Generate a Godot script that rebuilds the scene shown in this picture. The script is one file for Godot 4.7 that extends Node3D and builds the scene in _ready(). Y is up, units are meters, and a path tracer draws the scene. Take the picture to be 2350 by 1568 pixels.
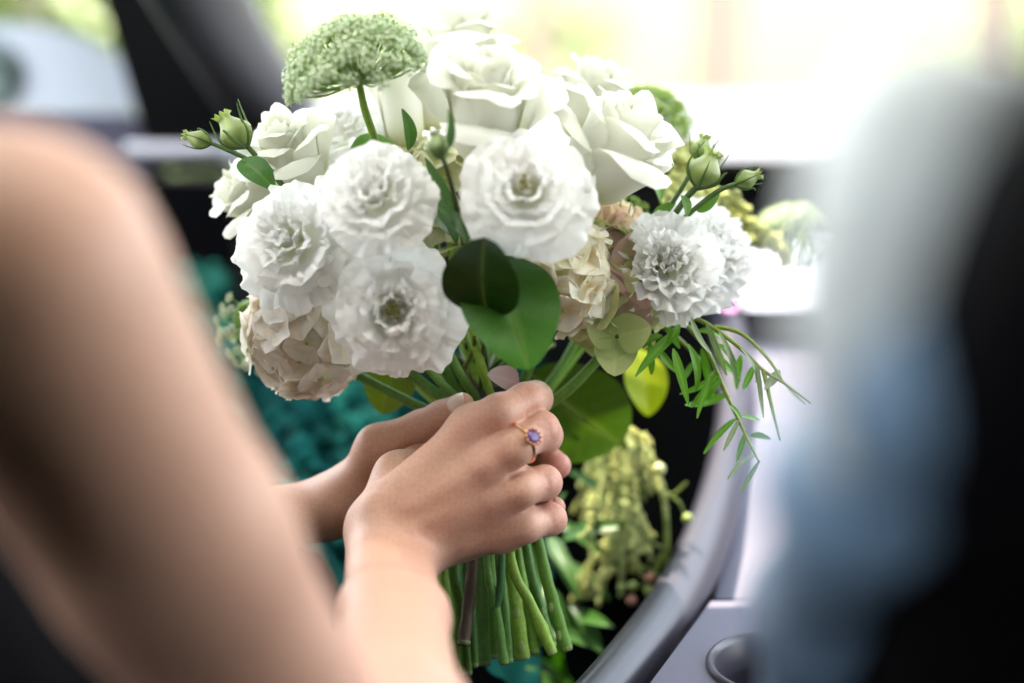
extends Node3D
# A bridal bouquet held in a car: camera, light, cabin, person, flowers.

const K := 0.72 / 2350.0        # picture width at one metre, over the width of the working grid
const CAM := Vector3(0.0, 1.15, 0.0)
const PITCH := -12.0
var right := Vector3.RIGHT
var up := Vector3.UP
var fwd := Vector3.FORWARD
var rng := RandomNumberGenerator.new()
var M := {}
var used := {}


# ---------------------------------------------------------------- points and names
func V(x: float, y: float, d: float) -> Vector3:
	return CAM + right * ((x - 1175.0) * K * d) + up * ((784.0 - y) * K * d) + fwd * d

func D(x: float, y: float, z: float) -> Vector3:      # a direction: right, up, towards the camera
	return (right * x + up * y - fwd * z).normalized()

func S(p: float, d: float) -> float:
	return p * K * d

func tag(o: Node3D, label: String, category: String, group := "", kind := "") -> Node3D:
	if label: o.set_meta("label", label)
	if category: o.set_meta("category", category)
	if group: o.set_meta("group", group)
	if kind: o.set_meta("kind", kind)
	return o

func numbered(called: String) -> String:
	var n: int = used.get(called, 0)
	used[called] = n + 1
	return called if n == 0 else "%s_%03d" % [called, n]

func thing(called: String, label: String, category: String, at := Vector3.ZERO, group := "") -> Node3D:
	var o := Node3D.new()
	o.name = numbered(called)
	o.position = at
	add_child(o)
	return tag(o, label, category, group)

func part(called: String, mesh: Mesh, m: Material, parent: Node, t := Transform3D.IDENTITY) -> MeshInstance3D:
	var o := MeshInstance3D.new()
	var n := 0
	var nm := called
	while parent.has_node(nm):
		n += 1
		nm = "%s_%03d" % [called, n]
	o.name = nm
	o.mesh = mesh
	o.material_override = m
	o.transform = t
	parent.add_child(o, true)
	return o

func wpart(called: String, mesh: Mesh, m: Material, parent: Node3D) -> MeshInstance3D:   # a mesh in world coordinates under a placed thing
	return part(called, mesh, m, parent, Transform3D(Basis.IDENTITY, -parent.position))

func struct(called: String, mesh: Mesh, m: Material, t := Transform3D.IDENTITY) -> MeshInstance3D:
	var o := part(called, mesh, m, self, t)
	o.set_meta("kind", "structure")
	return o

func toward(axis: Vector3, spin := 0.0) -> Basis:      # a basis whose y runs along axis
	var y := axis.normalized()
	var x := y.cross(Vector3(0.31, 0.2, 0.93)).normalized()
	var z := x.cross(y)
	return Basis(x, y, z) * Basis(Vector3.UP, spin)


# ---------------------------------------------------------------- materials
func lin(r: float, g: float, b: float, a := 1.0) -> Color:
	var c := Color(r, g, b).linear_to_srgb()
	c.a = a
	return c

func mat(called: String, r: float, g: float, b: float, rough := 0.6, o := {}) -> StandardMaterial3D:
	var m := StandardMaterial3D.new()
	m.resource_name = called
	m.albedo_color = lin(r, g, b)
	m.roughness = rough
	m.cull_mode = BaseMaterial3D.CULL_DISABLED
	m.vertex_color_use_as_albedo = o.get("vc", false)
	m.metallic_specular = o.get("spec", 0.5)
	m.metallic = o.get("metal", 0.0)
	if o.has("back"):
		m.backlight_enabled = true
		m.backlight = lin(o.back[0], o.back[1], o.back[2])
	if o.has("sss"):
		m.subsurf_scatter_enabled = true
		m.subsurf_scatter_strength = o.sss
	if o.has("coat"):
		m.clearcoat_enabled = true
		m.clearcoat = o.coat
		m.clearcoat_roughness = 0.2
	if o.has("bump"):      # [texture, depth in cm, repeats per metre]
		m.heightmap_enabled = true
		m.heightmap_texture = o.bump[0]
		m.heightmap_scale = o.bump[1]
		m.uv1_triplanar = true
		m.uv1_world_triplanar = true
		m.uv1_scale = Vector3.ONE * o.bump[2]
	if o.has("tex"):
		m.albedo_texture = o.tex
		if not m.uv1_triplanar:
			m.uv1_triplanar = true
			m.uv1_world_triplanar = true
			m.uv1_scale = Vector3.ONE * o.get("scale", 10.0)
	M[called] = m
	return m

func noise_tex(freq: float, type: int, octaves: int, seed_: int, lo := Color.BLACK, hi := Color.WHITE) -> NoiseTexture2D:
	var n := FastNoiseLite.new()
	n.noise_type = type
	n.frequency = freq
	n.fractal_octaves = octaves
	n.seed = seed_
	var t := NoiseTexture2D.new()
	t.width = 512
	t.height = 512
	t.seamless = true
	t.noise = n
	var g := Gradient.new()
	g.set_color(0, lo)
	g.set_color(1, hi)
	t.color_ramp = g
	return t


# ---------------------------------------------------------------- mesh builder
class MB:
	var v := PackedVector3Array()
	var n := PackedVector3Array()
	var c := PackedColorArray()
	var ix := PackedInt32Array()
	static var ico_v: Array = []
	static var ico_f: Array = []

	func add(p: Vector3, nn: Vector3, col: Color) -> int:
		v.append(p); n.append(nn); c.append(col)
		return v.size() - 1

	func sheet(nu: int, nv: int, f: Callable, cf = null, flat := Color.WHITE) -> void:
		var b := v.size()
		for j in nv + 1:
			for i in nu + 1:
				var u := 2.0 * i / nu - 1.0
				var w := float(j) / nv
				v.append(f.call(u, w)); n.append(Vector3.ZERO); c.append(cf.call(u, w) if cf else flat)
		var first := ix.size()
		for j in nv:
			for i in nu:
				var a := b + j * (nu + 1) + i
				ix.append_array([a, a + 1, a + nu + 2, a, a + nu + 2, a + nu + 1])
		smooth(first, b)

	func smooth(first: int, b: int) -> void:
		for t in range(first, ix.size(), 3):
			var p := v[ix[t]]; var q := v[ix[t + 1]]; var r := v[ix[t + 2]]
			var m := (r - p).cross(q - p)
			for k in 3: n[ix[t + k]] += m
		for i in range(b, v.size()):
			n[i] = n[i].normalized() if n[i].length_squared() > 1e-30 else Vector3.UP

	func tube(pts: Array, radii: Array, sides: int, col := Color.WHITE, cap := true, squash := 1.0, flat_dir := Vector3.ZERO, col2 = null) -> void:
		var b := v.size()
		var first := ix.size()
		var prev := Vector3.ZERO
		for j in pts.size():
			var d: Vector3 = (pts[mini(j + 1, pts.size() - 1)] - pts[maxi(j - 1, 0)]).normalized()
			var x: Vector3
			if flat_dir != Vector3.ZERO: x = d.cross(flat_dir).normalized()
			elif prev == Vector3.ZERO: x = d.cross(Vector3(0.3, 0.1, 0.95)).normalized()
			else: x = (prev - d * prev.dot(d)).normalized()
			prev = x
			var y := d.cross(x)
			var cc: Color = col if col2 == null else col.lerp(col2, float(j) / (pts.size() - 1))
			for i in sides:
				var a := TAU * i / sides
				v.append(pts[j] + (x * cos(a) + y * sin(a) * squash) * radii[j]); n.append(Vector3.ZERO); c.append(cc)
		for j in pts.size() - 1:
			for i in sides:
				var a := b + j * sides + i
				var e := b + j * sides + (i + 1) % sides
				ix.append_array([a, a + sides, e, e, a + sides, e + sides])
		smooth(first, b)
		if cap:
			for end in 2:
				var j := 0 if end == 0 else pts.size() - 1
				var d: Vector3 = (pts[0] - pts[1]).normalized() if end == 0 else (pts[j] - pts[j - 1]).normalized()
				var m := add(pts[j] + d * radii[j] * 0.15, d, c[b + j * sides])
				var ring := v.size()
				for i in sides: add(v[b + j * sides + i], d, c[b + j * sides + i])
				for i in sides:
					var e := ring + (i + 1) % sides
					if end == 0: ix.append_array([m, ring + i, e])
					else: ix.append_array([m, e, ring + i])

	func blob(p: Vector3, r: Vector3, col: Color, basis := Basis.IDENTITY) -> void:
		if ico_v.is_empty():
			var t := (1.0 + sqrt(5.0)) / 2.0
			for q in [[-1, t, 0], [1, t, 0], [-1, -t, 0], [1, -t, 0], [0, -1, t], [0, 1, t], [0, -1, -t], [0, 1, -t], [t, 0, -1], [t, 0, 1], [-t, 0, -1], [-t, 0, 1]]:
				ico_v.append(Vector3(q[0], q[1], q[2]).normalized())
			ico_f = [0, 11, 5, 0, 5, 1, 0, 1, 7, 0, 7, 10, 0, 10, 11, 1, 5, 9, 5, 11, 4, 11, 10, 2, 10, 7, 6, 7, 1, 8, 3, 9, 4, 3, 4, 2, 3, 2, 6, 3, 6, 8, 3, 8, 9, 4, 9, 5, 2, 4, 11, 6, 2, 10, 8, 6, 7, 9, 8, 1]
		var b := v.size()
		for q in ico_v:
			add(p + basis * (q * r), (basis * (q / r)).normalized(), col)
		for k in range(0, 60, 3):
			ix.append_array([b + ico_f[k], b + ico_f[k + 2], b + ico_f[k + 1]])

	func ball(p: Vector3, r: Vector3, col: Color, basis := Basis.IDENTITY, nu := 14, nv := 9) -> void:
		var b := v.size()
		for j in nv + 1:
			var th := PI * j / nv
			for i in nu + 1:
				var q := Vector3(sin(th) * cos(TAU * i / nu), cos(th), sin(th) * sin(TAU * i / nu))
				add(p + basis * (q * r), (basis * (q / r)).normalized(), col)
		for j in nv:
			for i in nu:
				var a := b + j * (nu + 1) + i
				ix.append_array([a, a + nu + 1, a + 1, a + 1, a + nu + 1, a + nu + 2])

	func lathe(prof: Array, sides: int, t: Transform3D, col := Color.WHITE, cf = null) -> void:   # prof: [r, h] pairs along y
		var b := v.size()
		var first := ix.size()
		for j in prof.size():
			for i in sides + 1:
				var a := TAU * i / sides
				v.append(t * Vector3(prof[j][0] * cos(a), prof[j][1], prof[j][0] * sin(a))); n.append(Vector3.ZERO)
				c.append(cf.call(float(i) / sides, float(j) / (prof.size() - 1)) if cf else col)
		for j in prof.size() - 1:
			for i in sides:
				var a := b + j * (sides + 1) + i
				ix.append_array([a, a + sides + 1, a + 1, a + 1, a + sides + 1, a + sides + 2])
		smooth(first, b)
		for j in prof.size():
			var m := (n[b + j * (sides + 1)] + n[b + j * (sides + 1) + sides]).normalized()
			n[b + j * (sides + 1)] = m
			n[b + j * (sides + 1) + sides] = m

	func box(lo: Vector3, hi: Vector3, t := Transform3D.IDENTITY, col := Color.WHITE) -> void:
		for ax in 3:
			for s in [-1.0, 1.0]:
				var nn := Vector3.ZERO
				nn[ax] = s
				var b := v.size()
				var o1 := (ax + 1) % 3
				var o2 := (ax + 2) % 3
				for q in [[0, 0], [1, 0], [1, 1], [0, 1]]:
					var p := Vector3.ZERO
					p[ax] = hi[ax] if s > 0 else lo[ax]
					p[o1] = hi[o1] if q[0] else lo[o1]
					p[o2] = hi[o2] if q[1] else lo[o2]
					add(t * p, (t.basis * nn).normalized(), col)
				if s > 0: ix.append_array([b, b + 2, b + 1, b, b + 3, b + 2])
				else: ix.append_array([b, b + 1, b + 2, b, b + 2, b + 3])

	func slab(front: Array, back: Vector3) -> void:      # a flat polygon with thickness
		var b := v.size()
		var nn: Vector3 = -(front[2] - front[0]).cross(front[1] - front[0]).normalized()
		if nn.dot(back) > 0: nn = -nn
		for p in front: add(p, nn, Color.WHITE)
		for p in front: add(p + back, -nn, Color.WHITE)
		var m := front.size()
		for k in range(1, m - 1):
			ix.append_array([b, b + k, b + k + 1, b + m, b + m + k + 1, b + m + k])
		for k in m:
			var e := (k + 1) % m
			var p: Vector3 = front[k]
			var q: Vector3 = front[e]
			var sn := (q - p).cross(back).normalized()
			var r := v.size()
			add(p, sn, Color.WHITE); add(q, sn, Color.WHITE); add(q + back, sn, Color.WHITE); add(p + back, sn, Color.WHITE)
			ix.append_array([r, r + 1, r + 2, r, r + 2, r + 3])

	func done() -> ArrayMesh:
		var a := []
		a.resize(Mesh.ARRAY_MAX)
		a[Mesh.ARRAY_VERTEX] = v
		a[Mesh.ARRAY_NORMAL] = n
		a[Mesh.ARRAY_COLOR] = c
		a[Mesh.ARRAY_INDEX] = ix
		var m := ArrayMesh.new()
		m.add_surface_from_arrays(Mesh.PRIMITIVE_TRIANGLES, a)
		return m


func smooth_path(pts: Array, per := 6) -> Array:
	var cv := Curve3D.new()
	for i in pts.size():
		var t: Vector3 = (pts[mini(i + 1, pts.size() - 1)] - pts[maxi(i - 1, 0)]) / 6.0
		cv.add_point(pts[i], -t, t)
	var out := []
	var n := (pts.size() - 1) * per
	for i in n + 1:
		var x := float(i) / per
		var k := mini(int(x), pts.size() - 2)
		out.append(cv.sample(k, x - k))
	return out

func taper(n: int, a: float, b: float) -> Array:
	var out := []
	for i in n: out.append(lerpf(a, b, float(i) / maxf(1, n - 1)))
	return out


# ---------------------------------------------------------------- bodies: smooth union of tapered capsules, meshed as surface nets
func smin(a: float, b: float, k: float) -> float:
	var h := maxf(k - absf(a - b), 0.0) / k
	return minf(a, b) - h * h * k * 0.25

func bone(a: Array, b: Array) -> Array:       # [x, y, depth, radius in picture units]
	return [V(a[0], a[1], a[2]), V(b[0], b[1], b[2]), S(a[3], a[2]), S(b[3], b[2])]

func chain(pts: Array) -> Array:
	var out := []
	for i in pts.size() - 1: out.append(bone(pts[i], pts[i + 1]))
	return out

# layers: [{k, chains: [{k, bones}]}]; layers are joined with kmain
func nets(mb: MB, layers: Array, lo: Vector3, hi: Vector3, cell: float, kmain: float, colf = null, details := []) -> void:
	var nx := int(ceil((hi.x - lo.x) / cell)) + 1
	var ny := int(ceil((hi.y - lo.y) / cell)) + 1
	var nz := int(ceil((hi.z - lo.z) / cell)) + 1
	var total := nx * ny * nz
	var F := PackedFloat32Array()
	F.resize(total); F.fill(1.0)
	var first_layer := true
	for L in layers:
		var LF := PackedFloat32Array()
		LF.resize(total); LF.fill(1.0)
		for C in L.chains:
			var G := PackedFloat32Array()
			G.resize(total); G.fill(1.0)
			var kc: float = C.k
			var c0 := Vector3i(nx, ny, nz)
			var c1 := Vector3i.ZERO
			for B in C.bones:
				var a: Vector3 = B[0]
				var ab: Vector3 = B[1] - a
				var ra: float = B[2]
				var rb: float = B[3]
				var inv := 1.0 / maxf(ab.length_squared(), 1e-12)
				var pad := maxf(ra, rb) + maxf(kmain, kc) + 2.5 * cell
				var b0 := ((a.min(B[1]) - Vector3.ONE * pad - lo) / cell).floor()
				var b1 := ((a.max(B[1]) + Vector3.ONE * pad - lo) / cell).ceil()
				var x0 := maxi(int(b0.x), 0)
				var y0 := maxi(int(b0.y), 0)
				var z0 := maxi(int(b0.z), 0)
				var x1 := mini(int(b1.x), nx - 1)
				var y1 := mini(int(b1.y), ny - 1)
				var z1 := mini(int(b1.z), nz - 1)
				if x1 < x0 or y1 < y0 or z1 < z0: continue
				c0 = Vector3i(mini(c0.x, x0), mini(c0.y, y0), mini(c0.z, z0))
				c1 = Vector3i(maxi(c1.x, x1), maxi(c1.y, y1), maxi(c1.z, z1))
				for z in range(z0, z1 + 1):
					for y in range(y0, y1 + 1):
						var i := (z * ny + y) * nx + x0
						var p := Vector3(lo.x + x0 * cell, lo.y + y * cell, lo.z + z * cell) - a
						for x in range(x0, x1 + 1):
							var t := clampf(p.dot(ab) * inv, 0.0, 1.0)
							var d := (p - ab * t).length() - (ra + (rb - ra) * t)
							var g := G[i]
							var h := kc - absf(g - d)
							G[i] = minf(g, d) - (h * h * 0.25 / kc if h > 0.0 else 0.0)
							i += 1
							p.x += cell
			var kl: float = L.k
			for z in range(c0.z, c1.z + 1):
				for y in range(c0.y, c1.y + 1):
					var i := (z * ny + y) * nx + c0.x
					for x in range(c0.x, c1.x + 1):
						if G[i] < 0.9:
							LF[i] = smin(LF[i], G[i], kl)
						i += 1
		if first_layer:
			F = LF
			first_layer = false
		else:
			for i in total:
				if LF[i] < 0.9: F[i] = smin(F[i], LF[i], kmain)
	for dt in details:      # [a, b, width, amount]: grooves (+) and ridges (-)
		var a: Vector3 = dt[0]
		var ab: Vector3 = dt[1] - a
		var wd: float = dt[2]
		var inv := 1.0 / maxf(ab.length_squared(), 1e-12)
		var b0 := ((a.min(dt[1]) - Vector3.ONE * wd * 2.2 - lo) / cell).floor()
		var b1 := ((a.max(dt[1]) + Vector3.ONE * wd * 2.2 - lo) / cell).ceil()
		for z in range(maxi(int(b0.z), 0), mini(int(b1.z), nz - 1) + 1):
			for y in range(maxi(int(b0.y), 0), mini(int(b1.y), ny - 1) + 1):
				for x in range(maxi(int(b0.x), 0), mini(int(b1.x), nx - 1) + 1):
					var p := lo + Vector3(x, y, z) * cell - a
					var q := p - ab * clampf(p.dot(ab) * inv, 0.0, 1.0)
					F[(z * ny + y) * nx + x] += dt[3] * exp(-q.length_squared() / (wd * wd))
	var id := PackedInt32Array()
	id.resize(total); id.fill(-1)
	var off := [0, 1, nx, nx + 1, nx * ny, nx * ny + 1, nx * ny + nx, nx * ny + nx + 1]
	var f := [0.0, 0.0, 0.0, 0.0, 0.0, 0.0, 0.0, 0.0]
	var edges := [[0, 1], [2, 3], [4, 5], [6, 7], [0, 2], [1, 3], [4, 6], [5, 7], [0, 4], [1, 5], [2, 6], [3, 7]]
	for z in nz - 1:
		for y in ny - 1:
			var row := (z * ny + y) * nx
			for x in nx - 1:
				var i := row + x
				var s := 0
				for q in 8:
					f[q] = F[i + off[q]]
					if f[q] < 0.0: s += 1
				if s == 0 or s == 8: continue
				var p := Vector3.ZERO
				var m := 0
				for e in edges:
					var fa: float = f[e[0]]
					var fb: float = f[e[1]]
					if (fa < 0.0) != (fb < 0.0):
						var t := fa / (fa - fb)
						var pa := Vector3(e[0] & 1, (e[0] >> 1) & 1, e[0] >> 2)
						var pb := Vector3(e[1] & 1, (e[1] >> 1) & 1, e[1] >> 2)
						p += pa.lerp(pb, t)
						m += 1
				p /= m
				var gx: float = lerpf(lerpf(f[1] - f[0], f[3] - f[2], p.y), lerpf(f[5] - f[4], f[7] - f[6], p.y), p.z)
				var gy: float = lerpf(lerpf(f[2] - f[0], f[3] - f[1], p.x), lerpf(f[6] - f[4], f[7] - f[5], p.x), p.z)
				var gz: float = lerpf(lerpf(f[4] - f[0], f[5] - f[1], p.x), lerpf(f[6] - f[2], f[7] - f[3], p.x), p.y)
				var w := lo + (Vector3(x, y, z) + p) * cell
				var nn := Vector3(gx, gy, gz).normalized()
				id[i] = mb.add(w, nn, colf.call(w) if colf else Color.WHITE)
	var step := [1, nx, nx * ny]
	for z in range(1, nz - 1):
		for y in range(1, ny - 1):
			for x in range(1, nx - 1):
				var i := (z * ny + y) * nx + x
				var fi := F[i]
				for ax in 3:
					var fj := F[i + step[ax]]
					if (fi < 0.0) == (fj < 0.0): continue
					var s1: int = step[(ax + 1) % 3]
					var s2: int = step[(ax + 2) % 3]
					var a := id[i - s1 - s2]
					var b := id[i - s2]
					var c := id[i]
					var d := id[i - s1]
					if a < 0 or b < 0 or c < 0 or d < 0: continue
					if fi < 0.0: mb.ix.append_array([a, c, b, a, d, c])
					else: mb.ix.append_array([a, b, c, a, c, d])

func bounds(pts: Array, pad: float) -> Array:
	var lo: Vector3 = pts[0]
	var hi: Vector3 = pts[0]
	for p in pts:
		lo = lo.min(p); hi = hi.max(p)
	return [lo - Vector3.ONE * pad, hi + Vector3.ONE * pad]

func bones_bounds(layers: Array, pad: float) -> Array:
	var pts := []
	for L in layers:
		for C in L.chains:
			for B in C.bones:
				for e in 2:
					var r: float = B[2 + e]
					pts.append(B[e] + Vector3.ONE * r)
					pts.append(B[e] - Vector3.ONE * r)
	return bounds(pts, pad)


# ================================================================ the scene
func _ready() -> void:
	rng.seed = 11
	var t0 := Time.get_ticks_msec()
	setup()
	materials()
	outside()
	cabin()
	person()
	print("body ", Time.get_ticks_msec() - t0)
	bouquet()
	print("all ", Time.get_ticks_msec() - t0)


func setup() -> void:
	var cam := Camera3D.new()
	cam.name = "camera"
	var b := Basis(Vector3.RIGHT, deg_to_rad(PITCH))
	cam.transform = Transform3D(b, CAM)
	right = b.x
	up = b.y
	fwd = -b.z
	var at := CameraAttributesPhysical.new()
	at.frustum_focal_length = 35.0 / (0.72 * 683.0 / 1024.0)
	at.frustum_focus_distance = 0.715
	at.exposure_aperture = at.frustum_focal_length / 24.0
	at.frustum_near = 0.02
	at.frustum_far = 500.0
	cam.attributes = at
	add_child(cam)
	cam.fov = rad_to_deg(2.0 * atan(0.36 * 683.0 / 1024.0))
	cam.near = 0.02
	cam.far = 500.0
	cam.current = true

	var env := Environment.new()
	env.background_mode = Environment.BG_SKY
	var sky := Sky.new()
	var sm := ProceduralSkyMaterial.new()
	sm.sky_top_color = lin(0.57, 0.66, 0.79)
	sm.sky_horizon_color = lin(0.95, 0.95, 0.92)
	sm.sky_curve = 0.2
	sm.ground_bottom_color = lin(0.12, 0.14, 0.08)
	sm.ground_horizon_color = lin(0.5, 0.55, 0.4)
	sm.sky_energy_multiplier = 1.15
	sky.sky_material = sm
	env.sky = sky
	env.tonemap_mode = Environment.TONE_MAPPER_LINEAR
	env.tonemap_exposure = 7.1
	env.sdfgi_enabled = true
	env.ssao_enabled = true
	env.ssil_enabled = true
	var we := WorldEnvironment.new()
	we.name = "environment"
	we.environment = env
	add_child(we)

	var sun := DirectionalLight3D.new()
	sun.name = "sun"
	sun.light_energy = 1.1
	sun.light_angular_distance = 0.5
	sun.light_color = Color(1.0, 0.95, 0.86)
	sun.shadow_enabled = true
	add_child(sun)
	sun.look_at_from_position(Vector3(-0.28, 1.0, -0.38), Vector3.ZERO)


func materials() -> void:
	var fine := noise_tex(0.09, FastNoiseLite.TYPE_CELLULAR, 2, 3)
	var grain := noise_tex(0.05, FastNoiseLite.TYPE_SIMPLEX, 4, 5)
	var mottle := noise_tex(0.012, FastNoiseLite.TYPE_SIMPLEX, 4, 8, Color(0.91, 0.85, 0.84), Color(1.0, 1.0, 1.0))
	mat("skin", 1, 1, 1, 0.46, {"vc": true, "sss": 0.10, "bump": [grain, 0.008, 70.0], "tex": mottle, "spec": 0.45})
	mat("nail", 0.80, 0.61, 0.51, 0.18, {"coat": 0.6})
	mat("rose", 1, 1, 1, 0.55, {"vc": true, "back": [0.5, 0.5, 0.44], "spec": 0.3})
	mat("ruffle", 1, 1, 1, 0.7, {"vc": true, "back": [0.8, 0.8, 0.79], "spec": 0.15})
	mat("floret", 1, 1, 1, 0.6, {"vc": true, "back": [0.8, 0.77, 0.7], "spec": 0.3})
	mat("leaf", 1, 1, 1, 0.42, {"vc": true, "back": [0.45, 0.6, 0.1], "spec": 0.38})
	mat("stem", 1, 1, 1, 0.5, {"vc": true, "bump": [grain, 0.012, 25.0], "spec": 0.35, "tex": noise_tex(0.02, FastNoiseLite.TYPE_SIMPLEX, 4, 31, Color(0.8, 0.84, 0.72), Color(1, 1, 1))})
	mat("umbel", 1, 1, 1, 0.7, {"vc": true, "back": [0.4, 0.45, 0.3]})
	mat("tassel", 1, 1, 1, 0.8, {"vc": true, "back": [0.3, 0.32, 0.1]})
	mat("berry", 1, 1, 1, 0.3, {"vc": true})
	mat("gold", 0.85, 0.46, 0.26, 0.2, {"metal": 1.0})
	mat("gem", 0.10, 0.025, 0.18, 0.04, {"spec": 0.8})
	mat("ribbon", 0.008, 0.03, 0.03, 0.5)
	mat("dress", 1, 1, 1, 0.85, {"vc": true, "spec": 0.12})
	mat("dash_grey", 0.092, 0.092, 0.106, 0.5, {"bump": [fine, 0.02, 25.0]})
	mat("trim_grey", 0.035, 0.032, 0.045, 0.33)
	mat("panel_grey", 0.10, 0.095, 0.14, 0.5)
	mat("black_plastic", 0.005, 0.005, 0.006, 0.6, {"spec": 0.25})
	mat("pillar_grey", 0.03, 0.029, 0.034, 0.55)
	mat("carpet", 0.003, 0.003, 0.0035, 0.95, {"spec": 0.1})
	mat("leather_black", 0.003, 0.003, 0.004, 0.65, {"spec": 0.14})
	mat("leather_sky_sheen", 0.21, 0.32, 0.46, 0.42)  # blue stands for sky reflected in the dark leather
	mat("leather_window_lit", 0.66, 0.69, 0.69, 0.5)  # pale tone stands for window light on the seat
	mat("roof_cloth", 0.75, 0.74, 0.72, 0.9)
	mat("diffuser_cloth", 0.9, 0.9, 0.88, 0.9, {"back": [1.0, 1.0, 1.0]})  # translucent cloth of the added overhead fill panel
	mat("white_paint", 0.12, 0.13, 0.145, 0.25, {"coat": 0.8})
	mat("mirror_glass", 0.04, 0.05, 0.045, 0.05, {"metal": 1.0})
	mat("grass", 0.19, 0.20, 0.075, 0.9, {"tex": noise_tex(0.03, FastNoiseLite.TYPE_SIMPLEX, 5, 21, Color(0.6, 0.68, 0.5), Color(1, 1, 0.95)), "scale": 0.15})
	mat("bark", 0.36, 0.26, 0.21, 0.9)
	mat("crown", 1, 1, 1, 0.6, {"vc": true, "back": [0.5, 0.6, 0.15]})
	var g := mat("glass", 0.9, 0.95, 0.95, 0.0)
	g.transparency = BaseMaterial3D.TRANSPARENCY_ALPHA
	g.albedo_color.a = 0.04
	var tg := mat("tinted_glass", 0.03, 0.03, 0.03, 0.0)
	tg.transparency = BaseMaterial3D.TRANSPARENCY_ALPHA
	tg.albedo_color.a = 0.80
	var s := mat("screen", 0.02, 0.02, 0.02, 0.2)
	s.emission_enabled = true
	s.emission = Color(0.95, 0.95, 1.0)  # glow stands in for daylight reflected off the display
	s.emission_energy_multiplier = 0.5
	var bt := mat("button_light", 0.3, 0.2, 0.25, 0.4)
	bt.emission_enabled = true
	bt.emission = Color(0.95, 0.62, 0.82)
	bt.emission_energy_multiplier = 1.2


# ---------------------------------------------------------------- what lies beyond the windows
func outside() -> void:
	var mb := MB.new()
	var f := func(u: float, w: float) -> Vector3:
		var z := -lerpf(-25.0, 160.0, w * w) if w > 0.0 else 25.0
		var x := u * 150.0
		var far := maxf(0.0, -z - 7.0)
		return Vector3(x, 0.06 * far + 0.25 * sin(x * 0.11 + z * 0.07) * minf(1.0, far * 0.1), z)
	mb.sheet(40, 50, f)
	struct("lawn", mb.done(), M.grass)
	var trunks := [[1640, 7.0, 0.13, "broad pale tree trunk straight ahead through the windscreen", 60], [1230, 16.0, 0.15, "slim distant tree behind the top of the bouquet", 300],
		[90, 9.0, 0.12, "shady tree above the wing mirror at the left", 500], [480, 20.0, 0.2, "tree beyond the dark windscreen pillar", 400], [2260, 11.0, 0.14, "tree beyond the driver's seat at the right", 420]]
	for q in trunks:
		var d: float = q[1]
		var base := V(q[0], 300, d)
		base.y = 0.06 * maxf(0.0, d - 7.5) - 0.05
		var t := thing("tree", q[3], "tree", base, "trees beyond the car windows")
		var tb := MB.new()
		var r: float = q[2]
		var hgt := 3.4 + 0.1 * d
		tb.tube([Vector3(0, -0.1, 0), Vector3(0.03, 0.5, 0), Vector3(0.0, hgt * 0.5, 0.05), Vector3(0.1, hgt, 0)], [r * 1.5, r * 1.1, r, r * 0.5], 12)
		for k in 5:
			var a := TAU * k / 5.0 + rng.randf()
			var e := Vector3(cos(a) * 1.2, hgt + rng.randf_range(-0.2, 1.2), sin(a) * 1.2)
			tb.tube([Vector3(0.05, hgt * (0.6 + 0.07 * k), 0), e * Vector3(0.5, 1, 0.5) - Vector3(0, 0.3, 0), e], [r * 0.5, r * 0.35, r * 0.15], 7)
		part("trunk", tb.done(), M.bark, t)
		var cb := MB.new()
		for k in 900:
			var dir := Vector3(rng.randfn(), rng.randfn() * 0.8, rng.randfn()).normalized()
			var p := Vector3(0, hgt + 1.0, 0) + dir * rng.randf_range(0.7, 1.0) * Vector3(2.1, 1.6, 2.1) * (0.75 + 0.35 * sin(dir.x * 5.0 + k % 3) * cos(dir.z * 4.0))
			leafcard(cb, p, rng.randf_range(0.10, 0.2), Color(0.17, 0.23, 0.05) * rng.randf_range(0.7, 1.3))
		part("crown", cb.done(), M.crown, t).set_meta("kind", "stuff")
	var bushes := [[40, 60, 6.5, 1.3, "low green bush directly beyond the wing mirror"], [280, 130, 8.0, 1.1, "yellow-green bush between the wing mirror and the dark pillar"], [1290, 170, 24.0, 1.3, "pale far bush above the white roses"]]
	for q in bushes:
		var c := V(q[0], q[1], q[2])
		var b := thing("bush", q[4], "bush", c, "bushes on the lawn")
		var cb := MB.new()
		var r: float = q[3]
		for k in 700:
			var dir := Vector3(rng.randfn(), rng.randfn(), rng.randfn()).normalized()
			leafcard(cb, dir * r * rng.randf_range(0.6, 1.0) * (1.0 + 0.2 * sin(dir.x * 6.0) * sin(dir.y * 7.0)), rng.randf_range(0.06, 0.13), Color(0.075, 0.10, 0.02) * rng.randf_range(0.6, 1.4))
		part("foliage", cb.done(), M.crown, b).set_meta("kind", "stuff")

func leafcard(mb: MB, p: Vector3, r: float, col: Color) -> void:
	var b := Basis.from_euler(Vector3(rng.randf() * TAU, rng.randf() * TAU, rng.randf() * TAU))
	var i := mb.v.size()
	col.a = 1.0
	for q in [Vector3(-r, 0, 0), Vector3(0, 0.1 * r, -r * 0.5), Vector3(r, 0, 0), Vector3(0, 0.1 * r, r * 0.5)]:
		mb.add(p + b * q, b.y, col)
	mb.ix.append_array([i, i + 1, i + 2, i, i + 2, i + 3])


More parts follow.
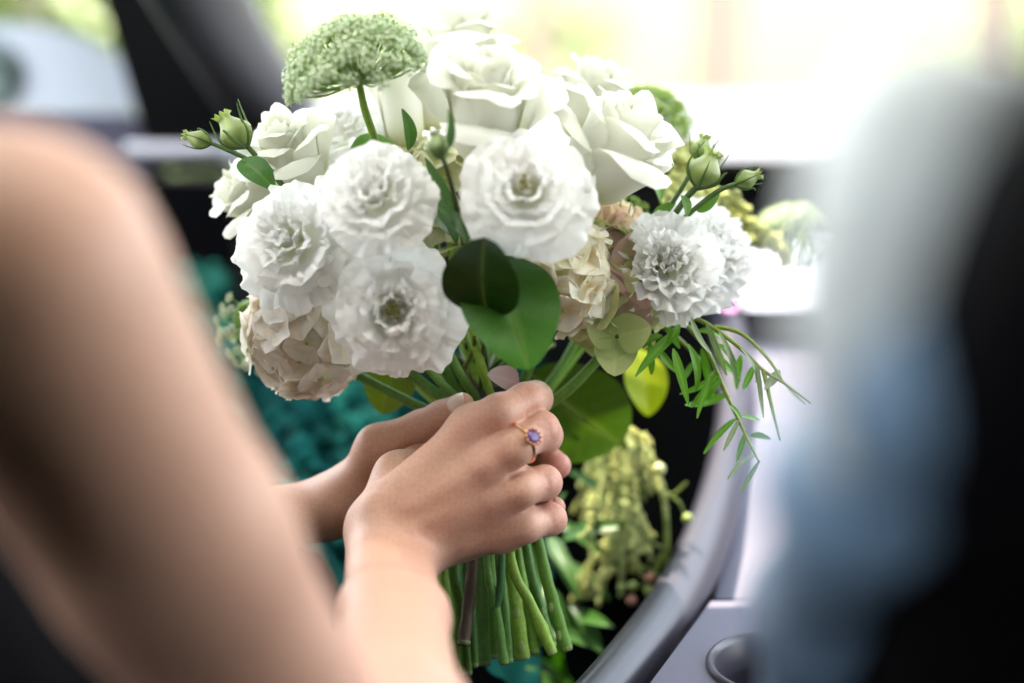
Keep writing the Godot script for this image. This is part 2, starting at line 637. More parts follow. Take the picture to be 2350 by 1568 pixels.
# ---------------------------------------------------------------- the car around the bouquet
func cabin() -> void:
	var mb := MB.new()
	# floor, bulkhead and lower sides
	mb = MB.new()
	mb.box(Vector3(-0.95, 0.42, -1.85), Vector3(1.0, 0.46, 0.9))
	struct("floor", mb.done(), M.carpet)
	mb = MB.new()
	mb.box(Vector3(-0.95, 0.46, -1.85), Vector3(1.0, 0.98, -1.78))
	struct("bulkhead_wall", mb.done(), M.carpet)
	mb = MB.new()
	mb.box(Vector3(-0.98, 1.62, -1.04), Vector3(1.0, 1.66, -0.905))
	mb.box(Vector3(-0.98, 1.62, -0.905), Vector3(-0.42, 1.66, -0.70))
	mb.box(Vector3(-0.02, 1.62, -0.905), Vector3(1.0, 1.66, -0.70))
	mb.box(Vector3(-0.98, 1.62, -0.70), Vector3(1.0, 1.66, -0.66))
	mb.box(Vector3(-0.98, 1.62, -0.66), Vector3(-0.55, 1.66, -0.38))
	mb.box(Vector3(0.55, 1.62, -0.66), Vector3(1.0, 1.66, -0.38))
	mb.box(Vector3(-0.98, 1.62, -0.38), Vector3(1.0, 1.66, 0.75))
	struct("roof", mb.done(), M.roof_cloth)
	mb = MB.new()
	mb.box(Vector3(-0.43, 1.664, -0.915), Vector3(-0.01, 1.669, -0.69))
	struct("added_roof_window", mb.done(), M.tinted_glass)  # pane over an added roof opening that gives the forearm a sun patch
	var diffuser := thing("added_fill_panel", "added translucent white shade under the roof window", "light_diffuser", Vector3(0, 1.664, -0.44))  # added out of view; sunlit cloth glows as soft fill for the flowers
	mb = MB.new()
	mb.sheet(2, 2, func(u: float, w: float) -> Vector3: return Vector3(u * 0.56, 1.665, lerpf(-0.67, -0.37, w)))
	wpart("fabric", mb.done(), M.diffuser_cloth, diffuser)
	mb = MB.new()
	mb.box(Vector3(-0.98, 0.46, 0.70), Vector3(1.0, 1.15, 0.75))
	mb.box(Vector3(-0.98, 1.15, 0.70), Vector3(-0.55, 1.62, 0.75))
	mb.box(Vector3(0.03, 1.15, 0.70), Vector3(1.0, 1.62, 0.75))
	mb.box(Vector3(-0.98, 0.96, 0.0), Vector3(-0.93, 1.62, 0.70))
	mb.box(Vector3(0.95, 0.96, -0.30), Vector3(1.0, 1.62, 0.70))
	struct("shaped_rear_wall", mb.done(), M.black_plastic)  # unseen; opening placed so rear light reaches the bouquet, not the arm
	for s in [-1, 1]:
		mb = MB.new()
		var x := -0.98 if s < 0 else 0.95
		mb.box(Vector3(x, 0.46, -1.85), Vector3(x + 0.05, 0.96, 0.6))
		var door := thing("car_door", "black lower door trim beside the passenger footwell" if s < 0 else "dark door trim beyond the driver's seat", "car door", Vector3(x, 0.46, -0.6))
		wpart("door_panel", mb.done(), M.black_plastic, door)
	# dashboard
	var dash := thing("dashboard", "grey dashboard with sunlit top and dark front behind the bouquet", "dashboard", V(1175, 370, 1.2))
	mb = MB.new()
	var rows := [[214, 1.95], [226, 1.75], [300, 1.36], [352, 1.18], [366, 1.15], [373, 1.147], [380, 1.155]]
	var pts := []
	for q in rows: pts.append(V(1175, q[0], q[1]))
	var f := func(u: float, w: float) -> Vector3:
		var k := w * (pts.size() - 1)
		var i := mini(int(k), pts.size() - 2)
		var p: Vector3 = pts[i].lerp(pts[i + 1], k - i)
		p.x = 0.3575 + u * 0.5925
		return p
	mb.sheet(6, 24, f)
	wpart("dash_top", mb.done(), M.dash_grey, dash)
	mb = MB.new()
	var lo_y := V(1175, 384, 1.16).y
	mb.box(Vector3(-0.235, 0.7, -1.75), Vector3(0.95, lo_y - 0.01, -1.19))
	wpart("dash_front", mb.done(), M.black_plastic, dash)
	mb = MB.new()
	mb.slab([V(1690, 400, 1.165), V(1835, 400, 1.165), V(1830, 470, 1.17), V(1690, 470, 1.17)], fwd * 0.02)
	wpart("dark_recess", mb.done(), M.carpet, dash)  # flat dark slab for the recess below the dash top
	# left end of the dashboard: a ledge
	mb = MB.new()
	mb.tube(smooth_path([V(300, 352, 1.45), V(420, 352, 1.38), V(560, 348, 1.3), V(760, 350, 1.2)]), taper(19, 0.011, 0.010), 12)
	wpart("ledge", mb.done(), M.trim_grey, dash)
	# screen and buttons
	var scr := thing("touchscreen", "bright blown-out touchscreen on the dashboard right of the bouquet", "screen", V(1800, 640, 1.15))
	mb = MB.new()
	mb.slab([V(1636, 470, 1.172), V(2000, 460, 1.172), V(2000, 748, 1.172), V(1640, 745, 1.172)], fwd * 0.03)
	wpart("bezel", mb.done(), M.black_plastic, scr)
	mb = MB.new()
	mb.slab([V(1712, 546, 1.166), V(1985, 540, 1.166), V(1990, 716, 1.166), V(1900, 712, 1.166), V(1716, 708, 1.166), V(1703, 696, 1.166)], fwd * 0.004)
	wpart("display", mb.done(), M.screen, scr)
	for q in [[1690, 563, 8], [1679, 664, 8], [1667, 700, 7], [1680, 702, 7]]:
		mb = MB.new()
		mb.ball(V(q[0], q[1], 1.164), Vector3.ONE * S(q[2], 1.16), Color.WHITE)
		wpart("button", mb.done(), M.button_light, scr)
	# windscreen, pillar, door mirror
	var ws := thing("windscreen", "clear windscreen above the dashboard", "windscreen", V(1300, 200, 1.7))
	mb = MB.new()
	var a0 := Vector3(-0.33, pts[0].y, pts[0].z)
	mb.slab([a0, Vector3(0.95, a0.y, a0.z), Vector3(0.95, 1.63, -1.05), Vector3(-0.2, 1.63, -1.05)], Vector3(0, 0.004, -0.004))
	wpart("pane", mb.done(), M.glass, ws)
	var pil := thing("windscreen_pillar", "dark grey windscreen pillar slanting down behind the bouquet", "pillar", V(620, 250, 1.6))
	mb = MB.new()
	mb.tube(smooth_path([V(330, -260, 1.0), V(430, -60, 1.15), V(540, 130, 1.38), V(640, 270, 1.55), V(700, 340, 1.6)]), taper(25, 0.040, 0.046), 18, Color.WHITE, true, 0.8)
	wpart("post", mb.done(), M.pillar_grey, pil)
	mb = MB.new()
	mb.slab([V(205, -100, 1.5), V(520, -100, 1.5), V(690, 280, 1.62), V(690, 380, 1.62), V(348, 380, 1.62), V(348, 118, 1.58)], fwd * 0.03)
	wpart("cover", mb.done(), M.black_plastic, pil)
	var mir := thing("wing_mirror", "white wing mirror outside the side window at the upper left", "wing mirror", V(120, 180, 1.9))
	var mc := V(10, 262, 1.9)
	mb = MB.new()
	var hr := S(320, 1.9)
	var hh := S(212, 1.9)
	var mf := func(u: float, w: float) -> Vector3:
		var a := PI * (u * 0.5 + 0.5)
		var th := w * PI * 0.5
		var rr := pow(cos(th), 0.8)
		return mc + right * (-cos(a) * hr * rr) + up * (pow(maxf(sin(a), 0.0), 0.8) * hh * rr) + fwd * (sin(th) * 0.09)
	mb.sheet(30, 12, mf)
	var bf := func(u: float, w: float) -> Vector3:
		var th := w * PI * 0.5
		return mc + right * (u * hr * pow(cos(th), 0.8)) + fwd * (sin(th) * 0.09)
	mb.sheet(20, 12, bf)
	wpart("housing", mb.done(), M.white_paint, mir)
	mb = MB.new()
	var ff := func(u: float, w: float) -> Vector3:
		var a := PI * (u * 0.5 + 0.5)
		return mc + right * (-cos(a) * hr * 0.985 * w) + up * (pow(maxf(sin(a), 0.0), 0.8) * hh * 0.985 * w) - fwd * 0.002
	mb.sheet(30, 6, ff)
	wpart("face", mb.done(), M.white_paint, mir)
	mb = MB.new()
	mb.ball(V(-70, 170, 1.885), Vector3(S(122, 1.88), S(92, 1.88), 0.004), Color.WHITE, Basis(right, up, -fwd), 24, 12)
	wpart("mirror_glass", mb.done(), M.mirror_glass, mir)
	mb = MB.new()
	mb.slab([V(-400, 262, 1.6), V(300, 262, 1.6), V(345, 330, 1.62), V(345, 400, 1.62), V(-400, 400, 1.5)], fwd * 0.05)
	var sill := thing("door_sill", "pale door top below the wing mirror", "car door", V(200, 320, 1.6))
	wpart("sill_top", mb.done(), M.panel_grey, sill)
	# centre console
	var con := thing("centre_console", "lavender grey centre console with cup holder at the lower right", "car console", V(1700, 1400, 0.78))
	mb = MB.new()
	var tp := smooth_path([V(1668, 740, 1.16), V(1690, 850, 1.10), V(1693, 960, 1.04), V(1668, 1100, 0.96), V(1618, 1250, 0.88), V(1540, 1400, 0.81), V(1430, 1545, 0.745), V(1330, 1660, 0.70)])
	mb.tube(tp, taper(tp.size(), 0.0165, 0.0150), 20, Color.WHITE, true, 0.75)
	wpart("edge_trim", mb.done(), M.trim_grey, con)
	mb = MB.new()
	mb.slab([V(1700, 735, 1.17), V(2300, 735, 1.17), V(2300, 1390, 0.86), V(1640, 1376, 0.86), V(1668, 1240, 0.91), V(1720, 1000, 1.03)], fwd * 0.05)
	wpart("front_panel", mb.done(), M.panel_grey, con)
	mb = MB.new()
	mb.slab([V(1700, 735, 1.166), V(2300, 735, 1.166), V(2300, 800, 1.13), V(1695, 800, 1.13)], fwd * 0.004)
	wpart("shadow_gap", mb.done(), M.black_plastic, con)
	var top_y := V(1650, 1380, 0.80).y
	var cc := Vector3(V(1805, 1555, 0.715).x, top_y, V(1805, 1555, 0.715).z)
	var csg := CSGCombiner3D.new()
	csg.name = "top_panel"
	con.add_child(csg, true)
	var poly := CSGPolygon3D.new()
	poly.name = "plate"
	var outline := PackedVector2Array()
	for q in [V(1632, 1378, 0.80), V(2300, 1378, 0.80), V(2300, 1760, 0.62), V(1400, 1700, 0.645)]:
		outline.append(Vector2(q.x, -q.z))
	poly.polygon = outline
	poly.depth = 0.03
	poly.material = M.panel_grey
	poly.transform = Transform3D(Basis(Vector3(1, 0, 0), Vector3(0, 0, -1), Vector3(0, 1, 0)), Vector3(0, top_y, 0) - con.position)
	csg.add_child(poly, true)
	var hole := CSGCylinder3D.new()
	hole.name = "hole"
	hole.radius = 0.037
	hole.height = 0.2
	hole.sides = 48
	hole.operation = CSGShape3D.OPERATION_SUBTRACTION
	hole.material = M.panel_grey
	hole.position = cc - con.position
	csg.add_child(hole, true)
	mb = MB.new()
	mb.lathe([[0.0405, -0.004], [0.0405, 0.0022], [0.0395, 0.0036], [0.038, 0.0036], [0.0355, 0.001], [0.034, -0.006], [0.0325, -0.0075], [0.0322, -0.012], [0.031, -0.013], [0.030, -0.07], [0.0, -0.07]], 48, Transform3D(Basis.IDENTITY, cc))
	wpart("cup_holder", mb.done(), M.trim_grey, con)
	# seats
	var seat := thing("car_seat", "blurred driver's seat with window and sky light painted on its bolster and black back close on the right", "car seat", V(2200, 1300, 0.4))
	mb = MB.new()
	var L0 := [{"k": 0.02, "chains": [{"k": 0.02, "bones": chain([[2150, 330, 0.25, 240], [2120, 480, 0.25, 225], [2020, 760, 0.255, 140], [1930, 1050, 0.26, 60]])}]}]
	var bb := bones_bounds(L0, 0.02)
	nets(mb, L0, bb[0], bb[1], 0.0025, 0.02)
	wpart("lit_bolster_top", mb.done(), M.leather_window_lit, seat)  # pale piece painted as the window-lit top of the bolster
	mb = MB.new()
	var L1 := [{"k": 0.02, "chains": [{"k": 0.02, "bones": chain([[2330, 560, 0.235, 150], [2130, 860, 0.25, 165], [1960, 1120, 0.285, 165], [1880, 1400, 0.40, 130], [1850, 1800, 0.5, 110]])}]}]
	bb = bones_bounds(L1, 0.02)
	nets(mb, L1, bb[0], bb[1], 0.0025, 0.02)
	wpart("bolster", mb.done(), M.leather_sky_sheen, seat)  # sky reflection put into the colour
	mb = MB.new()
	var L2 := [{"k": 0.05, "chains": [{"k": 0.03, "bones": chain([[2750, 230, 0.19, 420], [2540, 800, 0.25, 420], [2330, 1560, 0.40, 330], [2260, 1900, 0.45, 320]])},
		{"k": 0.03, "bones": chain([[3600, 250, 0.19, 440], [3200, 800, 0.25, 440], [2900, 1560, 0.40, 340]])}]}]
	bb = bones_bounds(L2, 0.02)
	nets(mb, L2, bb[0], bb[1], 0.008, 0.03)
	wpart("seat_back", mb.done(), M.leather_black, seat)
	var ps := thing("car_seat", "black passenger seat in the lower left corner behind the arm", "car seat", V(-100, 1600, 0.55))
	mb = MB.new()
	var L3 := [{"k": 0.05, "chains": [{"k": 0.03, "bones": chain([[-330, 1250, 0.50, 330], [-60, 1720, 0.56, 420]])}, {"k": 0.03, "bones": chain([[-900, 1250, 0.50, 360], [-700, 1800, 0.56, 420]])}]}]
	bb = bones_bounds(L3, 0.02)
	nets(mb, L3, bb[0], bb[1], 0.009, 0.03)
	wpart("seat_back", mb.done(), M.leather_black, ps)
	mb = MB.new()
	var L4 := [{"k": 0.05, "chains": [{"k": 0.05, "bones": [[Vector3(-0.52, 0.75, -0.32), Vector3(-0.52, 1.2, -0.16), 0.06, 0.05], [Vector3(-0.165, 0.75, -0.30), Vector3(-0.142, 1.22, -0.18), 0.06, 0.05], [Vector3(-0.37, 0.75, -0.33), Vector3(-0.37, 1.22, -0.16), 0.07, 0.05], [Vector3(-0.44, 1.34, -0.10), Vector3(-0.25, 1.34, -0.10), 0.07, 0.07]]}]}]
	bb = bones_bounds(L4, 0.02)
	nets(mb, L4, bb[0], bb[1], 0.012, 0.05)
	wpart("light_blocking_backrest", mb.done(), M.leather_black, ps)  # unseen second backrest, added to keep rear light off the arm


# ---------------------------------------------------------------- the person
func skin_color(p: Vector3) -> Color:
	var c := Color(0.655, 0.395, 0.28)
	for q in red_spots:
		var w: float = exp(-p.distance_squared_to(q[0]) / (q[1] * q[1]))
		c = c.lerp(Color(0.62, 0.29, 0.235), w * q[2])
	return c

var red_spots := []

func person() -> void:
	# left hand: palm, then fingers
	red_spots = [[V(1100, 975, 0.68), 0.012, 0.35], [V(1125, 1080, 0.67), 0.010, 0.3], [V(1215, 900, 0.69), 0.012, 0.4], [V(1265, 985, 0.69), 0.009, 0.5], [V(1275, 1105, 0.69), 0.009, 0.5], [V(1285, 1185, 0.70), 0.009, 0.5],
		[V(1290, 1075, 0.745), 0.014, 0.8], [V(1285, 1160, 0.735), 0.011, 0.8], [V(850, 1000, 0.73), 0.010, 0.35], [V(1000, 960, 0.74), 0.014, 0.4]]
	var palm := {"k": 0.013, "chains": [{"k": 0.013, "bones":
		chain([[872, 1162, 0.692, 44], [1080, 984, 0.693, 42]]) + chain([[895, 1195, 0.688, 46], [1118, 1066, 0.686, 39]]) + chain([[925, 1235, 0.690, 46], [1138, 1142, 0.690, 37]])
		+ chain([[955, 1272, 0.697, 45], [1148, 1216, 0.699, 35]]) + chain([[960, 1275, 0.712, 46], [1120, 1228, 0.716, 44]]) + chain([[850, 1190, 0.704, 46], [912, 1090, 0.716, 42], [985, 1040, 0.752, 38]])
		+ chain([[1080, 984, 0.700, 40], [1118, 1066, 0.697, 40], [1138, 1142, 0.699, 38], [1148, 1212, 0.704, 36]]) + chain([[1112, 972, 0.702, 34], [1146, 1048, 0.699, 34], [1166, 1134, 0.700, 31], [1174, 1212, 0.706, 29]])}]}
	palm.chains[0].bones += chain([[852, 1240, 0.700, 58], [868, 1400, 0.615, 80], [850, 1640, 0.515, 118], [800, 1900, 0.455, 185]]) + chain([[935, 1285, 0.698, 58], [943, 1420, 0.615, 78], [952, 1640, 0.515, 114], [800, 1900, 0.455, 185]])
	var fingers := {"k": 0.0012, "chains": [
		{"k": 0.005, "bones": chain([[1080, 984, 0.693, 42], [1145, 950, 0.6890, 43], [1208, 922, 0.704, 40.5], [1228, 915, 0.738, 37], [1180, 940, 0.768, 34]])},
		{"k": 0.005, "bones": chain([[1118, 1066, 0.686, 39], [1180, 1026, 0.6835, 43], [1240, 988, 0.699, 42], [1250, 1000, 0.735, 38], [1190, 1010, 0.768, 35]])},
		{"k": 0.005, "bones": chain([[1138, 1142, 0.690, 36], [1195, 1124, 0.6870, 37.5], [1249, 1108, 0.700, 36.5], [1252, 1108, 0.735, 34], [1190, 1105, 0.765, 31]])},
		{"k": 0.005, "bones": chain([[1148, 1216, 0.699, 35], [1205, 1208, 0.6955, 35.5], [1264, 1192, 0.707, 33], [1264, 1184, 0.737, 30], [1205, 1175, 0.762, 28]])}]}
	var dts := []
	for q in [[1070, 985, 930, 1110], [1105, 1070, 930, 1160], [1125, 1145, 950, 1210]]:      # tendons over the back of the hand
		dts.append([V(q[0], q[1], 0.674), V(q[2], q[3], 0.676), 0.0042, -0.0006])
	for q in [[1100, 1035, 960, 1135], [1130, 1110, 960, 1190], [1140, 1180, 985, 1235]]:
		dts.append([V(q[0], q[1], 0.672), V(q[2], q[3], 0.676), 0.0045, 0.0005])
	dts.append([V(1020, 1010, 0.674), V(1000, 1140, 0.672), 0.0022, -0.0004])
	dts.append([V(1000, 1140, 0.672), V(1060, 1210, 0.674), 0.0022, -0.0004])
	for q in [[1196, 884, 1222, 955, 0.694], [1205, 888, 1231, 950, 0.696], [1238, 945, 1262, 1028, 0.688], [1246, 948, 1270, 1020, 0.690], [1252, 1075, 1262, 1142, 0.690], [1262, 1160, 1274, 1222, 0.697], [1186, 890, 1210, 958, 0.692], [1230, 950, 1252, 1030, 0.687]]:
		dts.append([V(q[0], q[1], q[4]), V(q[2], q[3], q[4]), 0.0015, 0.0006])
	var layers := [palm, fingers]
	var person_root := thing("person", "person with bare arms in a teal dress holding the bouquet with both hands", "person", V(300, 1500, 0.6))
	var mb := MB.new()
	var bb := bounds([V(770, 860, 0.60), V(1330, 860, 0.60), V(770, 1350, 0.62), V(1330, 1350, 0.8), V(770, 860, 0.8)], 0.0)
	dts.append([V(1152, 1003, 0.680), V(1205, 962, 0.684), 0.0017, 0.0017])
	dts.append([V(1205, 962, 0.684), V(1246, 936, 0.692), 0.0017, 0.0015])
	dts.append([V(1172, 1090, 0.682), V(1212, 1078, 0.688), 0.0020, 0.0012])
	dts.append([V(1172, 1172, 0.688), V(1210, 1162, 0.692), 0.0020, 0.0010])
	nets(mb, layers, bb[0], bb[1], 0.0014, 0.0055, skin_color, dts)
	# right hand
	var rdts := []
	for k in 5:
		rdts.append([V(700 + k * 17, 1105 - k * 8, 0.74), V(730 + k * 20, 1215 - k * 3, 0.735), 0.0018, 0.00040])
	for k in 3: rdts.append([V(952 + k * 10, 945 - k * 3, 0.735), V(968 + k * 10, 1010 - k * 4, 0.728), 0.0014, 0.00030])
	var rp := {"k": 0.014, "chains": [{"k": 0.014, "bones":
		chain([[470, 1225, 0.76, 78], [640, 1192, 0.765, 62], [738, 1168, 0.768, 56], [800, 1140, 0.768, 54]]) + chain([[780, 1165, 0.765, 55], [905, 1100, 0.785, 52], [950, 1030, 0.80, 46]])
		+ chain([[795, 1140, 0.760, 52], [866, 1030, 0.748, 38], [868, 1022, 0.747, 37]]) + chain([[850, 1110, 0.765, 50], [880, 1060, 0.765, 40]])}]}
	var rf := {"k": 0.0015, "chains": [
		{"k": 0.006, "bones": chain([[866, 1024, 0.747, 38], [915, 1003, 0.747, 35], [965, 982, 0.745, 36], [1015, 955, 0.738, 32], [1060, 929, 0.727, 29]])},
		{"k": 0.006, "bones": chain([[900, 1012, 0.795, 36], [985, 970, 0.785, 33], [1060, 955, 0.782, 30]])},
		{"k": 0.006, "bones": chain([[1150, 1000, 0.80, 36], [1230, 1036, 0.772, 35], [1280, 1069, 0.748, 31]])},
		{"k": 0.006, "bones": chain([[1150, 1130, 0.80, 34], [1235, 1150, 0.765, 30], [1274, 1164, 0.737, 24]])}]}
	bb = bones_bounds([{"chains": [{"bones": rp.chains[0].bones}]}, rf], 0.006)
	bb[0].x = V(600, 1200, 0.765).x
	nets(mb, [rp, rf], bb[0], bb[1], 0.0014, 0.006, skin_color, rdts)
	# arms, shoulders and trunk, coarser
	var arm := {"k": 0.012, "chains": [{"k": 0.012, "bones": chain([[10, 655, 0.36, 372], [396, 1260, 0.405, 272], [782, 1900, 0.455, 212]]) + chain([[-380, 660, 0.42, 290], [0, 680, 0.36, 320]])}]}
	var fore := {"k": 0.013, "chains": [{"k": 0.013, "bones":
		chain([[852, 1240, 0.700, 58], [868, 1400, 0.615, 80], [850, 1640, 0.515, 118], [800, 1900, 0.455, 185]]) + chain([[935, 1285, 0.698, 58], [943, 1420, 0.615, 78], [952, 1640, 0.515, 114], [800, 1900, 0.455, 185]])}]}
	bb = bones_bounds([arm, fore], 0.02)
	var cut := -0.60
	bb[1].x = V(1330, 1500, 0.6).x
	nets_cut(mb, [fore], bones_bounds([fore], 0.01), 0.003, 0.0055, cut)
	bb = bones_bounds([arm], 0.02)
	nets(mb, [arm], bb[0], bb[1], 0.007, 0.03, skin_color)
	var trunk_bones := chain([[-420, 700, 0.55, 420], [-420, 1500, 0.62, 430]]) + chain([[-300, 640, 0.72, 200], [-420, 700, 0.55, 330]])
	var rarm := [{"k": 0.03, "chains": [{"k": 0.03, "bones": chain([[-300, 640, 0.72, 190], [60, 1330, 0.73, 110], [470, 1225, 0.76, 78], [640, 1192, 0.765, 62]]) + chain([[-350, 560, 0.42, 330], [-300, 640, 0.72, 190]])}]}]
	bb = bones_bounds(rarm, 0.02)
	bb[1].x = V(604, 1200, 0.765).x
	nets(mb, rarm, bb[0], bb[1], 0.008, 0.03, skin_color)
	wpart("body", mb.done(), M.skin, person_root)
	# dress: bodice and the skirt over the lap, set with rows of ruffles
	var db := MB.new()
	var dl := [{"k": 0.05, "chains": [{"k": 0.05, "bones": trunk_bones}]}]
	bb = bones_bounds(dl, 0.02)
	nets(db, dl, bb[0], bb[1], 0.011, 0.05, func(_p): return Color(0.012, 0.10, 0.10))
	var dress := wpart("dress", db.done(), M.dress, person_root)
	var lap := lap_at
	var sk := MB.new()
	sk.sheet(70, 70, lap, null, Color(0.002, 0.016, 0.016))
	part("skirt", sk.done(), M.dress, dress)
	var ruf := MB.new()
	for k in 3400:
		var u := rng.randf_range(-1, 1)
		var w := rng.randf() * 0.86
		var p: Vector3 = lap.call(u, w)
		var e := 0.01
		var nn: Vector3 = (lap.call(u + e, w) - p).cross(lap.call(u, minf(w + e, 1.0)) - p).normalized()
		if nn.y < 0: nn = -nn
		var bs := toward((nn + Vector3(rng.randfn(), rng.randfn(), rng.randfn()) * 0.35).normalized(), rng.randf() * TAU)
		var sz := rng.randf_range(0.006, 0.012)
		var col := Color(0.002, 0.016, 0.0145).lerp(Color(0.007, 0.062, 0.054), pow(rng.randf(), 1.6))
		ruf.blob(p, Vector3(sz, sz * 0.75, sz * rng.randf_range(0.7, 1.2)), col, bs)
	part("ruffle_trim", ruf.done(), M.dress, dress).set_meta("kind", "stuff")
	# finger nails
	nail(person_root, V(1060, 929, 0.727), V(1015, 955, 0.738), S(29, 0.727), D(-0.45, 0.30, 0.84))
	nail(person_root, V(1020, 958, 0.7815), V(985, 970, 0.785), S(30, 0.78), D(-0.2, 0.75, 0.6))
	# ring on the fourth finger
	var fd := (V(1236, 990, 0.700) - V(1118, 1063, 0.684)).normalized()
	var rc := V(1194, 1016, 0.6865)
	var ring := thing("ring", "rose gold ring with round purple gem on the hand", "ring", rc)
	var toc := -fwd
	var near := (toc - fd * toc.dot(fd)).normalized()
	var side := fd.cross(near)
	var rr := S(48.5, 0.69)
	var g := MB.new()
	var loop := []
	for i in 41:
		var a := TAU * i / 40.0
		loop.append(near * cos(a) * rr + side * sin(a) * rr)
	g.tube(loop, taper(41, 0.0010, 0.0010), 8, Color.WHITE, false, 1.0)
	part("band", g.done(), M.gold, ring)
	var lift := (near + side * -0.05 + fd * 0.12).normalized()
	var st := Transform3D(toward(lift) * Basis.from_scale(Vector3.ONE * 1.12), near * (rr + 0.0004))
	g = MB.new()
	g.lathe([[0.0012, -0.0006], [0.0026, 0.0004], [0.0034, 0.0018], [0.0036, 0.0026], [0.0032, 0.0026]], 28, st)
	part("setting", g.done(), M.gold, ring)
	for i in 12:
		var a := TAU * i / 12.0
		g = MB.new()
		g.ball(st * Vector3(cos(a) * 0.0035, 0.0031, sin(a) * 0.0035), Vector3(0.0006, 0.0009, 0.0006), Color.WHITE, Basis.IDENTITY, 8, 6)
		part("prong", g.done(), M.gold, ring)
	g = MB.new()
	var fi := g.v.size()
	# faceted stone: flat-shaded rings
	var rings := [[0.0, 0.0040], [0.0020, 0.0040], [0.0030, 0.0033], [0.0034, 0.0026]]
	for j in 3:
		for i in 8:
			var a := TAU * (i + 0.5 * j) / 8.0
			var b := TAU * (i + 1 + 0.5 * j) / 8.0
			var a2 := TAU * (i + 0.5 * (j + 1)) / 8.0
			var b2 := TAU * (i + 1 + 0.5 * (j + 1)) / 8.0
			for tri in [[[rings[j][0], a, rings[j][1]], [rings[j][0], b, rings[j][1]], [rings[j + 1][0], a2, rings[j + 1][1]]], [[rings[j][0], b, rings[j][1]], [rings[j + 1][0], b2, rings[j + 1][1]], [rings[j + 1][0], a2, rings[j + 1][1]]]]:
				var ps := []
				for q in tri: ps.append(st * Vector3(q[0] * cos(q[1]), q[2], q[0] * sin(q[1])))
				var nn: Vector3 = (ps[1] - ps[0]).cross(ps[2] - ps[0])
				if nn.length() < 1e-12: continue
				nn = nn.normalized()
				if nn.dot(lift) < 0: nn = -nn
				fi = g.v.size()
				for p in ps: g.add(p, nn, Color.WHITE)
				if (ps[2] - ps[0]).cross(ps[1] - ps[0]).dot(nn) > 0: g.ix.append_array([fi, fi + 1, fi + 2])
				else: g.ix.append_array([fi, fi + 2, fi + 1])
	part("gem", g.done(), M.gem, ring)

func nets_cut(mb: MB, layers: Array, bb: Array, cell: float, k: float, top: float) -> void:
	bb[0].z = maxf(bb[0].z, top)
	nets(mb, layers, bb[0], bb[1], cell, k, skin_color)

func lap_at(u: float, w: float) -> Vector3:
	var d := lerpf(1.28, 0.80, w)
	var y := lerpf(600.0, 1330.0, pow(w, 0.85))
	var p := V(720.0 + u * 520.0, y, d)
	var fold := 0.02 * sin(u * 9.0 + w * 3.0) + 0.012 * sin(u * 4.0 - w * 11.0) + 0.006 * sin(u * 31.0 + 3.0 * sin(w * 17.0)) * sin(w * 43.0)
	return p + Vector3.UP * (fold - 0.05 * u * u)

func nail(root: Node3D, tip: Vector3, back: Vector3, r: float, out: Vector3) -> void:
	var d := (tip - back).normalized()
	out = (out - d * out.dot(d)).normalized()
	var s := d.cross(out)
	var mb := MB.new()
	var f := func(u: float, w: float) -> Vector3:
		var a := u * 0.85 * sqrt(clampf(1.0 - pow(absf(w * 2.0 - 1.0), 3.5), 0.08, 1.0))
		var fall := 0.25 * w * w
		return tip + d * (r * lerpf(-0.55, 1.25, w)) + (out * cos(a) + s * sin(a)) * (r * (1.045 - fall))
	mb.sheet(10, 12, f)
	wpart("fingernail", mb.done(), M.nail, root)


# ---------------------------------------------------------------- flowers
func fr(a: float, b: float, x: float) -> float:
	return smoothstep(a, b, x)

